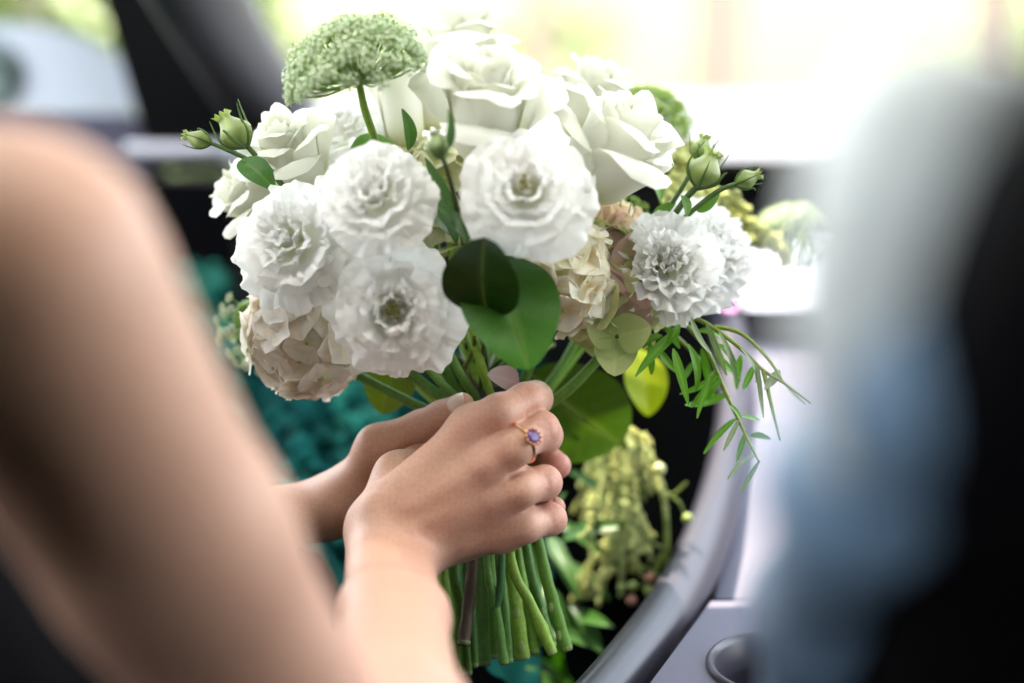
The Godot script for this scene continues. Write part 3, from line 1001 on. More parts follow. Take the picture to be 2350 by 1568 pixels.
# One petal: walks out from the axis along a profile; angles in degrees from outward to upward. Units: millimetres.
func petal(p: Dictionary, c0: Color, c1: Color, sd: float) -> ArrayMesh:
	var nv: int = p.get("nv", 12)
	var nu: int = p.get("nu", 10)
	var L: float = p.L
	var steps := 24
	var prof := {}
	var f := func(u: float, w: float) -> Vector3:
		var au := absf(u)
		var we: float = w * (1.0 - p.get("round", 0.25) * pow(au, 2.4) + p.get("serrate", 0.0) * sin(u * 21.0 + sd * 5.0) * w + 0.03 * sin(u * 5.0 + sd))
		# integrate the profile
		var r: float = p.get("r0", 1.0)
		var h := 0.0
		var n := int(ceil(steps * we)) + 1
		var ds := we * L / n
		var v0: float = p.get("v0", 0.7) - 0.12 * au
		var lastn := Vector2.UP
		for k in n:
			var v := (k + 0.5) / n * we
			var ph := lerpf(p.f0, p.f1, fr(p.get("t0", 0.0), p.get("t1", 0.32), v))
			ph = lerpf(ph, p.f2 + 14.0 * sin(sd * 3.0 + u * 2.0), fr(v0, 1.0, v))
			ph = deg_to_rad(ph)
			r += cos(ph) * ds
			h += sin(ph) * ds
			lastn = Vector2(-sin(ph), cos(ph))
		var wid: float = lerpf(p.get("base", 0.35), 1.0, fr(0.0, p.get("full", 0.55), w))
		var a: float = u * p.W * wid
		var ru: float = p.get("ruffle", 0.0) * L * pow(w, p.get("rpow", 1.6)) * (sin(u * PI * p.get("waves", 2.5) + sd * 2.0) + 0.45 * sin(u * PI * p.get("waves", 2.5) * 2.3 + sd * 7.0))
		r += ru * lastn.x
		h += ru * lastn.y
		var fz: float = p.get("frill", 0.0) * L * fr(0.6, 1.0, w) * sin(u * 19.0 + sd * 3.0 + 2.0 * sin(u * 7.0))
		r += fz * lastn.x
		h += fz * lastn.y
		h -= p.get("droop", 0.0) * L * pow(au, 3.0) * w * w
		r += p.get("side", 0.0) * L * pow(au, 4.0) * w
		a += 0.04 * sin(sd + w * 4.0)
		return Vector3(r * cos(a), h, r * sin(a)) * 0.001
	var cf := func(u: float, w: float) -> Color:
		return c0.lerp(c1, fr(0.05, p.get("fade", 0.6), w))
	var mb := MB.new()
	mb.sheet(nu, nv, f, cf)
	return mb.done()

var cache := {}

func bloom(called: String, label: String, category: String, group: String, at: Vector3, axis: Vector3, scale: float, layers: Array, kind: String, c0: Color, c1: Color, m: Material, spin := 0.0) -> Node3D:
	var o := thing(called, label, category, at, group)
	o.basis = toward(axis, spin)
	var li := 0
	for p in layers:
		var n: int = p.n
		for k in n:
			var variant := k % 3
			var key := "%s %d %d" % [kind, li, variant]
			if not cache.has(key): cache[key] = petal(p, c0, c1, li * 1.7 + variant * 2.3 + p.get("ph", 0.0))
			var a := TAU * (k + rng.randf_range(-0.16, 0.16)) / n + li * 1.1
			var s := scale * rng.randf_range(0.88, 1.10)
			var b := Basis(Vector3.UP, a) * Basis(Vector3.BACK, rng.randf_range(-1.0, 1.0) * p.get("tilt", 0.06)) * Basis.from_scale(Vector3.ONE * s)
			part("petal", cache[key], m, o, Transform3D(b, Vector3(0, p.get("y", 0.0) * 0.001 * scale, 0)))
		li += 1
	return o

func rose_layers() -> Array:
	return [
		{"n": 2, "L": 27.0, "r0": 0.4, "f0": 74.0, "f1": 91.0, "f2": 98.0, "W": 2.2, "v0": 0.7, "y": 14.0, "round": 0.12},
		{"n": 3, "L": 31.0, "r0": 1.0, "f0": 66.0, "f1": 92.0, "f2": 92.0, "W": 1.5, "v0": 0.82, "y": 12.0, "round": 0.15},
		{"n": 3, "L": 35.0, "r0": 1.5, "f0": 56.0, "f1": 92.0, "f2": 84.0, "W": 1.4, "v0": 0.82, "y": 9.5, "round": 0.18},
		{"n": 4, "L": 40.0, "r0": 2.0, "f0": 42.0, "f1": 91.0, "f2": 66.0, "W": 1.2, "v0": 0.84, "y": 6.0, "round": 0.2},
		{"n": 5, "L": 45.0, "r0": 2.0, "f0": 28.0, "f1": 90.0, "f2": 30.0, "W": 1.0, "v0": 0.84, "y": 3.0, "round": 0.24, "droop": 0.03},
		{"n": 5, "L": 50.0, "r0": 2.0, "f0": 14.0, "f1": 87.0, "f2": -10.0, "W": 0.98, "v0": 0.82, "y": 0.0, "round": 0.28, "droop": 0.05},
		{"n": 5, "L": 54.0, "r0": 2.0, "f0": 4.0, "f1": 82.0, "f2": -35.0, "W": 0.95, "v0": 0.77, "y": -2.0, "round": 0.32, "droop": 0.08},
		{"n": 3, "L": 54.0, "r0": 2.0, "f0": -4.0, "f1": 70.0, "f2": -45.0, "W": 0.9, "v0": 0.68, "y": -3.0, "round": 0.34, "droop": 0.1},
	]

func bud_rose_layers() -> Array:
	var a := rose_layers()
	return [a[0], a[1], a[2], a[3], a[4], a[5]]

func ruffle_layers(loose := 0.0, frill := 1.0, ph := 0.0) -> Array:
	var out := []
	var rr := [1.2, 4.5, 9.0, 14.0, 19.0, 24.0, 28.0]
	var top := [27.0, 28.5, 28.0, 26.0, 22.5, 17.0, 8.0]
	var hh := [20.0, 19.0, 18.0, 17.0, 16.0, 15.5, 15.0]
	var f1 := [93.0, 92.0, 88.0, 82.0, 72.0, 56.0, 34.0]
	var f2 := [96.0, 86.0, 66.0, 44.0, 24.0, 4.0, -22.0]
	for i in 7:
		var L: float = rr[i] + hh[i] + loose * 4.0 * i / 6.0
		var t: float = rr[i] / L
		out.append({"n": [2, 3, 4, 4, 5, 5, 6][i], "L": L, "r0": 0.4, "t0": maxf(0.0, t - 0.22), "t1": t + 0.16, "f0": 30.0 - i * 4.0, "f1": f1[i] - loose * 14.0 * i / 6.0, "f2": f2[i] - loose * 26.0 * i / 6.0, "v0": 1.0 - 10.0 / L, "W": [2.2, 1.8, 1.45, 1.25, 1.1, 1.0, 0.9][i], "base": 0.3, "full": 0.85,
			"ruffle": (0.075 if i < 4 else 0.052) * frill, "rpow": 4.5, "waves": 2.0 + 0.2 * i + ph * 0.3, "frill": 0.011 * frill, "serrate": 0.007 * frill, "round": 0.09, "y": top[i] - hh[i] * 0.95, "nu": 30, "nv": 12, "fade": 0.6, "tilt": 0.08 + 0.07 * loose, "ph": ph})
	return out

func carnation_layers() -> Array:
	var out := ruffle_layers(0.2, 1.0, 0.7)
	for p in out:
		p.ruffle = 0.095
		p.rpow = 4.0
		p.waves *= 1.5
		p.frill = 0.018
		p.serrate = 0.014
		p.tilt = 0.14
	return out

func floret_mesh(sd: float, c0: Color, c1: Color, wide: float, cup: float) -> ArrayMesh:      # one rounded petal, tip along +x, about 1 unit long
	var mb := MB.new()
	var f := func(u: float, w: float) -> Vector3:
		var x := 0.04 + w * (1.0 - 0.10 * u * u)
		var hw: float = wide * pow(sin(PI * pow(clampf(w * 0.90 + 0.03, 0.0, 1.0), 0.72)), 0.62)
		return Vector3(x, cup * (w * w * 0.35 + 0.25 * u * u * w) + 0.05 * sin(u * 3.0 + sd + w * 3.0) * w, u * hw)
	var cf := func(u: float, w: float) -> Color:
		var vein: float = 1.0 - 0.10 * pow(absf(sin(u * 9.0 + w * 2.0)), 6.0)
		var c: Color = c0.lerp(c1, fr(0.0, 0.55, w)) * vein
		c.a = 1.0
		return c
	mb.sheet(8, 7, f, cf)
	return mb.done()

func hydrangea(label: String, at: Vector3, radius: float, axis: Vector3, count: int, size: float, cols: Array, group: String, spread_deg := 105.0, squash := Vector3.ONE, stray := 0.12) -> Node3D:
	var o := thing("hydrangea", label, "hydrangea", at, group)
	var bs := toward(axis)
	var eye := MB.new()
	eye.ball(Vector3.ZERO, Vector3.ONE, Color.WHITE, Basis.IDENTITY, 8, 6)
	var eye_mesh := eye.done()
	var eye_mat: Material = M.berry
	var shapes := []
	for q in cols:
		for k in 3: shapes.append(floret_mesh(k * 2.1, q[0], q[1], 0.60 + 0.05 * k, 0.08 + 0.14 * k))
	var cmax := 1.0 - cos(deg_to_rad(spread_deg))
	for k in count:
		var ct := 1.0 - cmax * (k + 0.5) / count
		var sn := sqrt(1.0 - ct * ct)
		var ph := k * 2.39996
		var dir := bs * Vector3(sn * cos(ph), ct, sn * sin(ph))
		dir = (dir + Vector3(rng.randfn(), rng.randfn(), rng.randfn()) * 0.09).normalized()
		var fl := Node3D.new()
		fl.name = "floret" if k == 0 else "floret_%03d" % k
		o.add_child(fl)
		fl.position = dir * squash * radius * rng.randf_range(1.0 - stray, 1.0 + stray * 0.5)
		fl.basis = toward((dir + Vector3(rng.randfn(), rng.randfn(), rng.randfn()) * 0.11).normalized(), rng.randf() * TAU)
		var pick := rng.randi() % cols.size()
		var s := size * rng.randf_range(0.85, 1.15)
		for j in 4:
			var b := Basis(Vector3.UP, TAU * j / 4.0 + rng.randf_range(-0.1, 0.1)) * Basis(Vector3.BACK, rng.randf_range(-0.1, 0.16)) * Basis.from_scale(Vector3.ONE * s * rng.randf_range(0.9, 1.08))
			part("petal", shapes[pick * 3 + (j + k) % 3], M.floret, fl, Transform3D(b, Vector3(0, 0.0004 * (j % 2), 0)))
		part("eye", eye_mesh, M.eye if M.has("eye") else eye_mat, fl, Transform3D(Basis.from_scale(Vector3.ONE * s * 0.10), Vector3(0, s * 0.08, 0)))
	var core := MB.new()
	core.ball(Vector3.ZERO, squash * radius * 0.8, cols[0][1] * 0.9, Basis.IDENTITY, 12, 8)
	part("core", core.done(), M.tassel, o)
	return o

func leaf_mesh(base: Vector3, tip: Vector3, nrm: Vector3, width: float, bend: float, fold: float, c0: Color, c1: Color, p := 0.8, q := 0.8, veins := 0.0, nu := 10, nv := 16) -> ArrayMesh:
	var d := (tip - base).normalized()
	nrm = (nrm - d * nrm.dot(d)).normalized()
	var side := d.cross(nrm)
	var len := base.distance_to(tip)
	var mb := MB.new()
	var f := func(u: float, w: float) -> Vector3:
		var hw: float = 0.5 * width * pow(maxf(sin(PI * pow(w, p)), 0.0), q) + 0.0004
		var c := base.lerp(tip, w) + nrm * (bend * 4.0 * w * (1.0 - w))
		return c + side * (u * hw) + nrm * (fold * absf(u) * hw + 0.02 * hw * sin(w * 14.0 + u * 3.0))
	var cf := func(u: float, w: float) -> Color:
		var c := c0.lerp(c1, w)
		if veins > 0.0:
			var x := fposmod(w * 8.0 - absf(u) * 1.6, 1.0)
			var vv := maxf(1.0 - absf(x - 0.5) * 9.0, 0.0) * 0.5
			if absf(u) < 0.09: vv = 1.0
			c = c.lerp(Color(c.r * 1.7 + 0.03, c.g * 1.5 + 0.03, c.b * 1.4 + 0.01), vv * veins)
		return c
	mb.sheet(nu, nv, f, cf)
	return mb.done()

func leaf_thing(called: String, label: String, base: Vector3, tip: Vector3, nrm: Vector3, width: float, bend: float, fold: float, c0: Color, c1: Color, p := 0.8, q := 0.8, veins := 0.5, nu := 24, nv := 36) -> Node3D:
	var o := thing(called, label, "leaf", base)
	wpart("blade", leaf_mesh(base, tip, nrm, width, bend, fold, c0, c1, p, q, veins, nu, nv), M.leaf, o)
	var d := (tip - base)
	var n2 := (nrm - d.normalized() * nrm.dot(d.normalized())).normalized()
	var mb := MB.new()
	var pts := []
	for i in 9:
		var w := i / 8.0 * 0.97
		pts.append(base.lerp(tip, w) + n2 * (bend * 4.0 * w * (1.0 - w)) + n2 * 0.0002)
	mb.tube(pts, taper(9, width * 0.016, width * 0.004), 6, c0.lerp(Color(0.35, 0.42, 0.12), 0.4))
	wpart("midrib", mb.done(), M.stem, o)
	return o

func bud(o: Node3D, at: Vector3, axis: Vector3, len: float, rad: float, c: Color, sd: int) -> void:
	var t := Transform3D(toward(axis, sd * 1.3), at)
	var mb := MB.new()
	var prof := []
	for j in 17:
		var w := j / 16.0
		var r := rad * (pow(sin(PI * 0.5 * minf(w / 0.42, 1.0)), 0.7) if w < 0.42 else lerpf(1.0, 0.36, fr(0.0, 1.0, (w - 0.42) / 0.5)) + 0.12 * fr(0.88, 1.0, w))
		prof.append([r, w * len])
	var cf := func(a: float, w: float) -> Color: return c.lerp(Color(0.62, 0.66, 0.36), w * 0.7) * (0.9 + 0.14 * sin(a * TAU * 5.0 + w * 7.0))
	mb.lathe(prof, 20, t, c, cf)
	# twisted ribs and a frilled lip
	for i in mb.v.size():
		var q := t.affine_inverse() * mb.v[i]
		var w := q.y / len
		var a := atan2(q.z, q.x)
		var k := 1.0 + 0.08 * sin(a * 5.0 + w * 5.0) + (0.4 * sin(a * 8.0 + w * 20.0) * fr(0.72, 1.0, w))
		mb.v[i] = t * Vector3(q.x * k, q.y + fr(0.8, 1.0, w) * len * 0.09 * sin(a * 7.0), q.z * k)
	part("bud", mb.done(), M.leaf, o, Transform3D(Basis.IDENTITY, -o.position))
	for k in 5:
		var a := TAU * k / 5.0 + sd
		var out := Vector3(cos(a), 0, sin(a))
		var sp := MB.new()
		var pts := smooth_path([t * Vector3(0, -0.0005, 0), t * (out * rad * 0.85 + Vector3(0, len * 0.22, 0)), t * (out * rad * 1.12 + Vector3(0, len * 0.55, 0)), t * (out * rad * (1.2 + 0.5 * sin(sd + k)) + Vector3(0, len * (0.85 + 0.3 * sin(k * 2.0 + sd)), 0))], 4)
		sp.tube(pts, taper(13, rad * 0.16, rad * 0.025), 6, Color(0.13, 0.22, 0.07), true, 0.5)
		part("sepal", sp.done(), M.leaf, o, Transform3D(Basis.IDENTITY, -o.position))

func stalk(o: Node3D, pts: Array, r0: float, r1: float, c: Color, called := "stalk", per := 6, sides := 9) -> MeshInstance3D:
	var mb := MB.new()
	var path := smooth_path(pts, per)
	mb.tube(path, taper(path.size(), r0, r1), sides, c)
	return wpart(called, mb.done(), M.stem, o)

func umbel(label: String, hub: Vector3, axis: Vector3, reach: float, max_deg: float, count: int, us: float, c: Color, stem: Array, per := 20) -> Node3D:
	var o := thing("lace_flower", label, "lace flower", hub, "green and white lace flowers in the bouquet")
	var shapes := []
	for variant in 3:
		var mb := MB.new()
		for k in per:
			var th := sqrt((k + 0.5) / per) * 1.15
			var ph := k * 2.39996 + variant
			var dir := Vector3(sin(th) * cos(ph), cos(th), sin(th) * sin(ph))
			var p := dir * rng.randf_range(0.85, 1.1)
			mb.tube([Vector3(0, -0.1, 0), p], [0.035, 0.03], 3, c * Color(0.75, 0.9, 0.5), false)
			var bs := toward(dir + Vector3(rng.randfn(), rng.randfn(), rng.randfn()) * 0.25, rng.randf() * 6.0)
			var i := mb.v.size()
			mb.add(p, dir, c * 0.9)
			for q in 10:
				var a := TAU * q / 10.0
				var rr := 0.24 if q % 2 == 0 else 0.12
				mb.add(p + bs * Vector3(cos(a) * rr, 0.07 if q % 2 == 0 else 0.0, sin(a) * rr), dir, c * rng.randf_range(0.9, 1.1))
			for q in 10: mb.ix.append_array([i, i + 1 + q, i + 1 + (q + 1) % 10])
		shapes.append(mb.done())
	var bs := toward(axis)
	var cmax := 1.0 - cos(deg_to_rad(max_deg))
	var rays := MB.new()
	for k in count:
		var ct := 1.0 - cmax * (k + 0.5) / count
		var sn := sqrt(maxf(0.0, 1.0 - ct * ct))
		var ph := k * 2.39996
		var dir := (bs * Vector3(sn * cos(ph), ct, sn * sin(ph)) + Vector3(rng.randfn(), rng.randfn(), rng.randfn()) * 0.05).normalized()
		var e := dir * reach * rng.randf_range(0.90, 1.03)
		e -= bs.y * (bs.y.dot(e) * 0.14)
		rays.tube(smooth_path([Vector3.ZERO, e * 0.5 + bs.y * reach * -0.06, e - dir * us * 0.9], 3), taper(7, 0.0007, 0.0004), 5, c * Color(0.4, 0.55, 0.2), false)
		part("umbellet", shapes[k % 3], M.umbel, o, Transform3D(toward((dir + bs.y * 0.7).normalized(), rng.randf() * TAU) * Basis.from_scale(Vector3.ONE * us * rng.randf_range(0.85, 1.15)), e - dir * us * 0.6))
	part("rays", rays.done(), M.umbel, o).set_meta("kind", "stuff")
	if stem.size():
		stalk(o, stem, 0.0022, 0.0018, Color(0.20, 0.32, 0.05))
	return o

func tassel_mesh(pts: Array, r0: float, r1: float, c: Color) -> ArrayMesh:
	var mb := MB.new()
	var path := smooth_path(pts, 8)
	var len := 0.0
	for i in path.size() - 1: len += path[i].distance_to(path[i + 1])
	var n := int(len / 0.0021)
	mb.tube(path, taper(path.size(), r0 * 0.6, r1 * 0.5), 6, c * 0.7)
	for i in n:
		var t := float(i) / n
		var k := t * (path.size() - 1)
		var q := int(k)
		var p: Vector3 = path[q].lerp(path[mini(q + 1, path.size() - 1)], k - q)
		var d: Vector3 = (path[mini(q + 1, path.size() - 1)] - path[q]).normalized()
		var bs := toward(d if d.length() > 0.1 else Vector3.DOWN, i * 1.9)
		var r := lerpf(r0, r1, t) * (0.75 + 0.35 * absf(sin(i * 0.9)))
		for j in 5:
			var a := TAU * j / 5.0
			var out := bs * Vector3(cos(a), 0, sin(a))
			var jit := rng.randf_range(0.6, 1.35)
			var col := c * rng.randf_range(0.75, 1.3)
			col.a = 1.0
			mb.blob(p + out * r * jit + d * rng.randf_range(-0.0006, 0.0006), Vector3.ONE * r * rng.randf_range(0.35, 0.75), col)
	return mb.done()

const GROSE := "white roses of the bridal bouquet"
const GRUF := "ruffled white lisianthus blooms of the bouquet"

func bouquet() -> void:
	mat("eye", 0.42, 0.50, 0.20, 0.6)
	# stems through the hands
	var bq := thing("bouquet", "green stems of the bouquet gathered in both hands and cut off level", "bouquet", V(1130, 1000, 0.77))
	var cols := [Color(0.10, 0.20, 0.03), Color(0.08, 0.17, 0.035), Color(0.17, 0.27, 0.04), Color(0.10, 0.21, 0.05), Color(0.12, 0.22, 0.03), Color(0.20, 0.30, 0.06)]
	# bottom x, bottom y, depth, x at the hand, depth at the hand, radius, colour, top
	var st := [[1300, 1492, 0.735, 1243, 0.74, 16, 0, [1560, 620, 0.76]], [1266, 1484, 0.745, 1212, 0.75, 13, 1, [1330, 300, 0.78]], [1268, 1500, 0.722, 1172, 0.728, 13, 2, [1000, 420, 0.75]], [1226, 1500, 0.745, 1190, 0.76, 14, 4, [1200, 480, 0.72]],
		[1200, 1512, 0.735, 1168, 0.745, 18, 2, [900, 260, 0.78]], [1166, 1520, 0.728, 1147, 0.74, 13, 3, [870, 480, 0.72]], [1157, 1522, 0.722, 1118, 0.725, 12, 3, [760, 560, 0.74]], [1112, 1526, 0.735, 1103, 0.745, 15, 3, [680, 600, 0.74]],
		[1085, 1530, 0.75, 1070, 0.76, 14, 1, [700, 800, 0.75]], [1064, 1480, 0.722, 1085, 0.735, 16, 6, [1060, 300, 0.80]], [1050, 1545, 0.755, 1045, 0.765, 13, 4, [930, 720, 0.74]], [1072, 1548, 0.745, 1040, 0.75, 13, 0, [830, 250, 0.80]],
		[1040, 1500, 0.77, 1020, 0.775, 14, 5, [760, 640, 0.78]], [1100, 1505, 0.775, 1090, 0.785, 15, 1, [1230, 700, 0.78]], [1140, 1510, 0.765, 1125, 0.775, 15, 0, [1130, 620, 0.79]], [1182, 1510, 0.765, 1160, 0.78, 14, 1, [1300, 620, 0.78]],
		[1215, 1490, 0.775, 1195, 0.785, 14, 4, [1410, 700, 0.79]], [1245, 1480, 0.775, 1225, 0.78, 13, 1, [1480, 500, 0.80]], [1020, 1420, 0.785, 1008, 0.79, 14, 5, [600, 420, 0.80]], [1190, 1470, 0.79, 1180, 0.795, 15, 0, [1100, 420, 0.80]]]
	var colx := cols + [Color(0.09, 0.06, 0.045)]
	for q in st:
		var mb := MB.new()
		var gx: float = lerpf(q[3], 1130.0, 0.45)
		var tp: Array = q[7]
		var mid := V(lerpf(gx, tp[0], 0.38), lerpf(985.0, tp[1], 0.32), lerpf(q[4], tp[2], 0.5))
		var raw := [V(q[0], q[1], q[2]), V((q[0] + q[3]) * 0.5, 1390, (q[2] + q[4]) * 0.5), V(q[3], 1280, q[4]), V(gx, 1010, (q[4] + 0.765) * 0.5 + 0.012), mid, V(tp[0], tp[1], tp[2] + 0.015)]
		var path := smooth_path(raw, 7)
		var r := S(q[5], q[2])
		var rad := []
		for i in path.size():
			rad.append(r * (1.0 - 0.25 * i / path.size() + 0.05 * sin(i * 1.7 + q[0])))
		if q[0] == 1268:
			rad[3] *= 1.12
			rad[4] *= 1.42
			rad[5] *= 1.12
		var c: Color = colx[q[6]]
		mb.tube(path, rad, 10, c * rng.randf_range(1.2, 1.8))
		var ob := wpart("stem", mb.done(), M.stem, bq)
		if q[6] == 6: ob.set_meta("label", "brown woody stem among green ones")
		if int(q[0]) % 3 == 0 or int(q[0]) % 5 == 0:
			for kk in 2:
				var sc := MB.new()
				var at := 2 + kk * 4 + int(q[0]) % 3
				var dd: Vector3 = (path[at + 1] - path[at]).normalized()
				sc.ball(path[at] + (-fwd - dd * (-fwd).dot(dd)).normalized().rotated(dd, sin(q[0]) * 0.9) * rad[at] * 0.9, Vector3(r * 0.5, r * 0.85, r * 0.3), (c * 1.2).lerp(Color(0.36, 0.38, 0.2), 0.45), Basis(right, dd, -fwd).orthonormalized(), 10, 7)
				part("node", sc.done(), M.stem, ob)
		# pale cut face
		var e := MB.new()
		var d: Vector3 = (path[0] - path[1]).normalized()
		e.lathe([[0.0, 0.0008], [r * 0.8, 0.0006], [r * 0.98, -0.0004], [r * 1.03, -0.002]], 12, Transform3D(toward(d), path[0]), Color(0.30, 0.36, 0.16))
		part("cut_end", e.done(), M.stem, ob)
	var fork := MB.new()
	var fp := smooth_path([V(1135, 1400, 0.7235), V(1148, 1350, 0.7225), V(1152, 1270, 0.724)], 6)
	fork.tube(fp, taper(fp.size(), S(11, 0.72), S(9, 0.72)), 9, Color(0.07, 0.18, 0.07))
	wpart("stem", fork.done(), M.stem, bq)
	for k in 26:      # side twigs and little leaves inside the bunch
		var a := V(rng.randf_range(1060, 1150), rng.randf_range(860, 930), rng.randf_range(0.755, 0.80))
		var b := V(rng.randf_range(850, 1290), rng.randf_range(680, 800), rng.randf_range(0.72, 0.82))
		var mb := MB.new()
		var path := smooth_path([V(1110 + rng.randf_range(-30, 30), 1000, 0.775), a, b], 6)
		mb.tube(path, taper(path.size(), 0.0016, 0.0011), 7, Color(0.05, 0.10, 0.02).lerp(Color(0.16, 0.15, 0.03), rng.randf()))
		wpart("stem", mb.done(), M.stem, bq)
	var rb := MB.new()
	var wrap := []
	for i in 3:
		var ax := V(1085 + i * 10, 900 + i * 38, 0.760)
		wrap.append(ax)
	rb.tube(wrap, [S(84, 0.768), S(82, 0.768), S(84, 0.768)], 24, Color.WHITE, false, 0.8, -fwd)
	wpart("ribbon", rb.done(), M.ribbon, bq)

	# roses
	var rl := rose_layers()
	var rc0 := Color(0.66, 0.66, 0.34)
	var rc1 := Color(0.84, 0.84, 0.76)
	var ros := [
		["large open white rose highest at the centre of the bouquet", V(1112, 345, 0.705), D(0.06, 0.80, 0.60), 1.16, 0.4, false],
		["large white rose facing right beside the green buds", V(1345, 430, 0.72), D(0.52, 0.72, 0.46), 1.16, 1.7, false],
		["white rose half hidden behind the right-hand rose at the top edge", V(1335, 310, 0.79), D(0.25, 0.92, 0.25), 0.95, 2.2, false],
		["blurred white rose rising behind the central rose", V(1062, 205, 0.80), D(-0.05, 0.95, 0.28), 1.05, 0.9, false],
		["white rose under the stem of the large lace flower", V(930, 335, 0.765), D(-0.15, 0.93, 0.3), 0.95, 3.0, true],
		["white rose behind the leaf of the left bud sprig", V(700, 440, 0.755), D(-0.30, 0.78, 0.55), 0.98, 1.2, false],
		["white rose lowest on the far left against the dark dashboard", V(640, 490, 0.775), D(-0.75, 0.45, 0.45), 0.82, 0.2, false],
		["cream rose seen between the central rose and the big lace flower", V(1000, 300, 0.77), D(-0.2, 0.9, 0.3), 0.8, 2.0, true]]
	for q in ros:
		var ly := bud_rose_layers() if q[5] else rl
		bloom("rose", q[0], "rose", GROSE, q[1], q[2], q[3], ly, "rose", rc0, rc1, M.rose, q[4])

	# ruffled blooms
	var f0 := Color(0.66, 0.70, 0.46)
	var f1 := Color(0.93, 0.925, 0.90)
	var ruf := [
		["ruffled white bloom with a greenish eye at the front centre", V(1207, 448, 0.668), D(-0.02, 0.14, 0.99), 0.75, 0.0, 0.35, 0.8, []],
		["blurred ruffled white bloom left of the thin stems", V(872, 462, 0.675), D(-0.12, 0.30, 0.95), 0.69, 0.7, 0.0, 1.1, [[0.9, -0.3, 43.0]]],
		["ruffled white bloom below its blurred neighbour and above the hydrangea", V(684, 562, 0.71), D(-0.25, 0.16, 0.95), 0.77, 1.9, 0.8, 1.1, [[0.75, -0.55, 47.0], [0.35, -0.95, 48.0]]],
		["ruffled white bloom beside the dark glossy leaf, lowest of the ruffled ones", V(902, 706, 0.697), D(0.10, -0.12, 0.98), 0.76, 2.6, 1.1, 0.9, [[0.9, -0.45, 52.0], [0.55, -0.85, 46.0], [-0.5, -0.9, 44.0]]],
		["small ruffled white bloom directly under the large lace flower", V(798, 320, 0.78), D(-0.35, 0.75, 0.45), 0.62, 1.2, 0.5, 1.3, []]]
	for q in ruf:
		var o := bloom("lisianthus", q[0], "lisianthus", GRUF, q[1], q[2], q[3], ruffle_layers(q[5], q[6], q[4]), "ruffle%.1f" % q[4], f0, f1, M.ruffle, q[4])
		o.basis = o.basis * Basis.from_scale(Vector3(1.0 + 0.07 * sin(q[4] * 5.0), 1.0, 1.0 - 0.07 * sin(q[4] * 5.0)))
		for big in q[7]:
			var ld: Vector3 = o.basis.inverse() * D(big[0], big[1], 0.0)
			var bp := {"L": big[2], "r0": 0.4, "t0": 0.1, "t1": 0.7, "f0": 8.0, "f1": 30.0, "f2": -30.0, "v0": 0.55, "W": 0.62, "base": 0.3, "full": 0.9, "ruffle": 0.05, "rpow": 4.0, "waves": 2.3, "frill": 0.012, "serrate": 0.01, "round": 0.08, "nu": 30, "nv": 14, "fade": 0.6}
			part("petal", petal(bp, f0, f1, big[2] * 1.3), M.ruffle, o, Transform3D(Basis(Vector3.UP, atan2(-ld.z, ld.x)) * Basis.from_scale(Vector3.ONE * q[3]), Vector3.ZERO))
		if q[5] != 0.35 and q[5] != 1.1: continue
		var eye := MB.new()
		for k in 7:
			var a := k * 2.4
			eye.ball(Vector3(0.0016 * sqrt(k) * cos(a), 0.0225, 0.0016 * sqrt(k) * sin(a)), Vector3(0.0011, 0.002, 0.0011), Color(0.32, 0.27, 0.05), Basis.IDENTITY, 7, 5)
		part("eye", eye.done(), M.stem, o)
	var cl := carnation_layers()
	bloom("carnation", "frilly white carnation at the right edge of the bouquet above the ferny sprig", "carnation", "frilly white carnations of the bouquet", V(1528, 616, 0.742), D(0.0, 0.28, 0.95), 0.74, cl, "carn", f0, Color(0.93, 0.925, 0.90), M.ruffle, 0.3)
	bloom("carnation", "second white carnation tucked behind the frilly one at the right", "carnation", "frilly white carnations of the bouquet", V(1600, 585, 0.775), D(0.6, 0.25, 0.75), 0.74, cl, "carn", f0, Color(0.93, 0.925, 0.90), M.ruffle, 1.3)

	# hydrangeas
	hydrangea("peach-white hydrangea head at the lower left of the bouquet", V(712, 765, 0.745), S(135, 0.745), D(-0.1, 0.0, 0.99), 50, 0.0128, [[Color(0.86, 0.82, 0.62), Color(0.95, 0.93, 0.88)], [Color(0.84, 0.82, 0.62), Color(0.95, 0.94, 0.90)], [Color(0.90, 0.80, 0.66), Color(0.95, 0.89, 0.83)]], "hydrangea heads of the bouquet", 112.0, Vector3(1, 1.05, 0.9))
	hydrangea("cream hydrangea head behind the dark glossy leaf", V(1268, 632, 0.728), S(122, 0.728), D(0.25, -0.10, 0.95), 48, 0.0125, [[Color(0.80, 0.72, 0.34), Color(0.94, 0.90, 0.70)], [Color(0.84, 0.68, 0.34), Color(0.95, 0.91, 0.76)]], "hydrangea heads of the bouquet", 112.0)
	hydrangea("yellow-white hydrangea florets deep between the upper blooms", V(1015, 455, 0.765), S(120, 0.765), D(0.0, 0.15, 0.98), 40, 0.0125, [[Color(0.46, 0.50, 0.18), Color(0.72, 0.72, 0.50)]], "hydrangea heads of the bouquet", 110.0)
	hydrangea("cream hydrangea florets filling the gap right of the front bloom", V(1375, 545, 0.765), S(85, 0.765), D(0.1, 0.1, 0.98), 22, 0.0125, [[Color(0.80, 0.66, 0.30), Color(0.92, 0.84, 0.60)], [Color(0.78, 0.56, 0.36), Color(0.88, 0.70, 0.52)]], "hydrangea heads of the bouquet", 110.0)
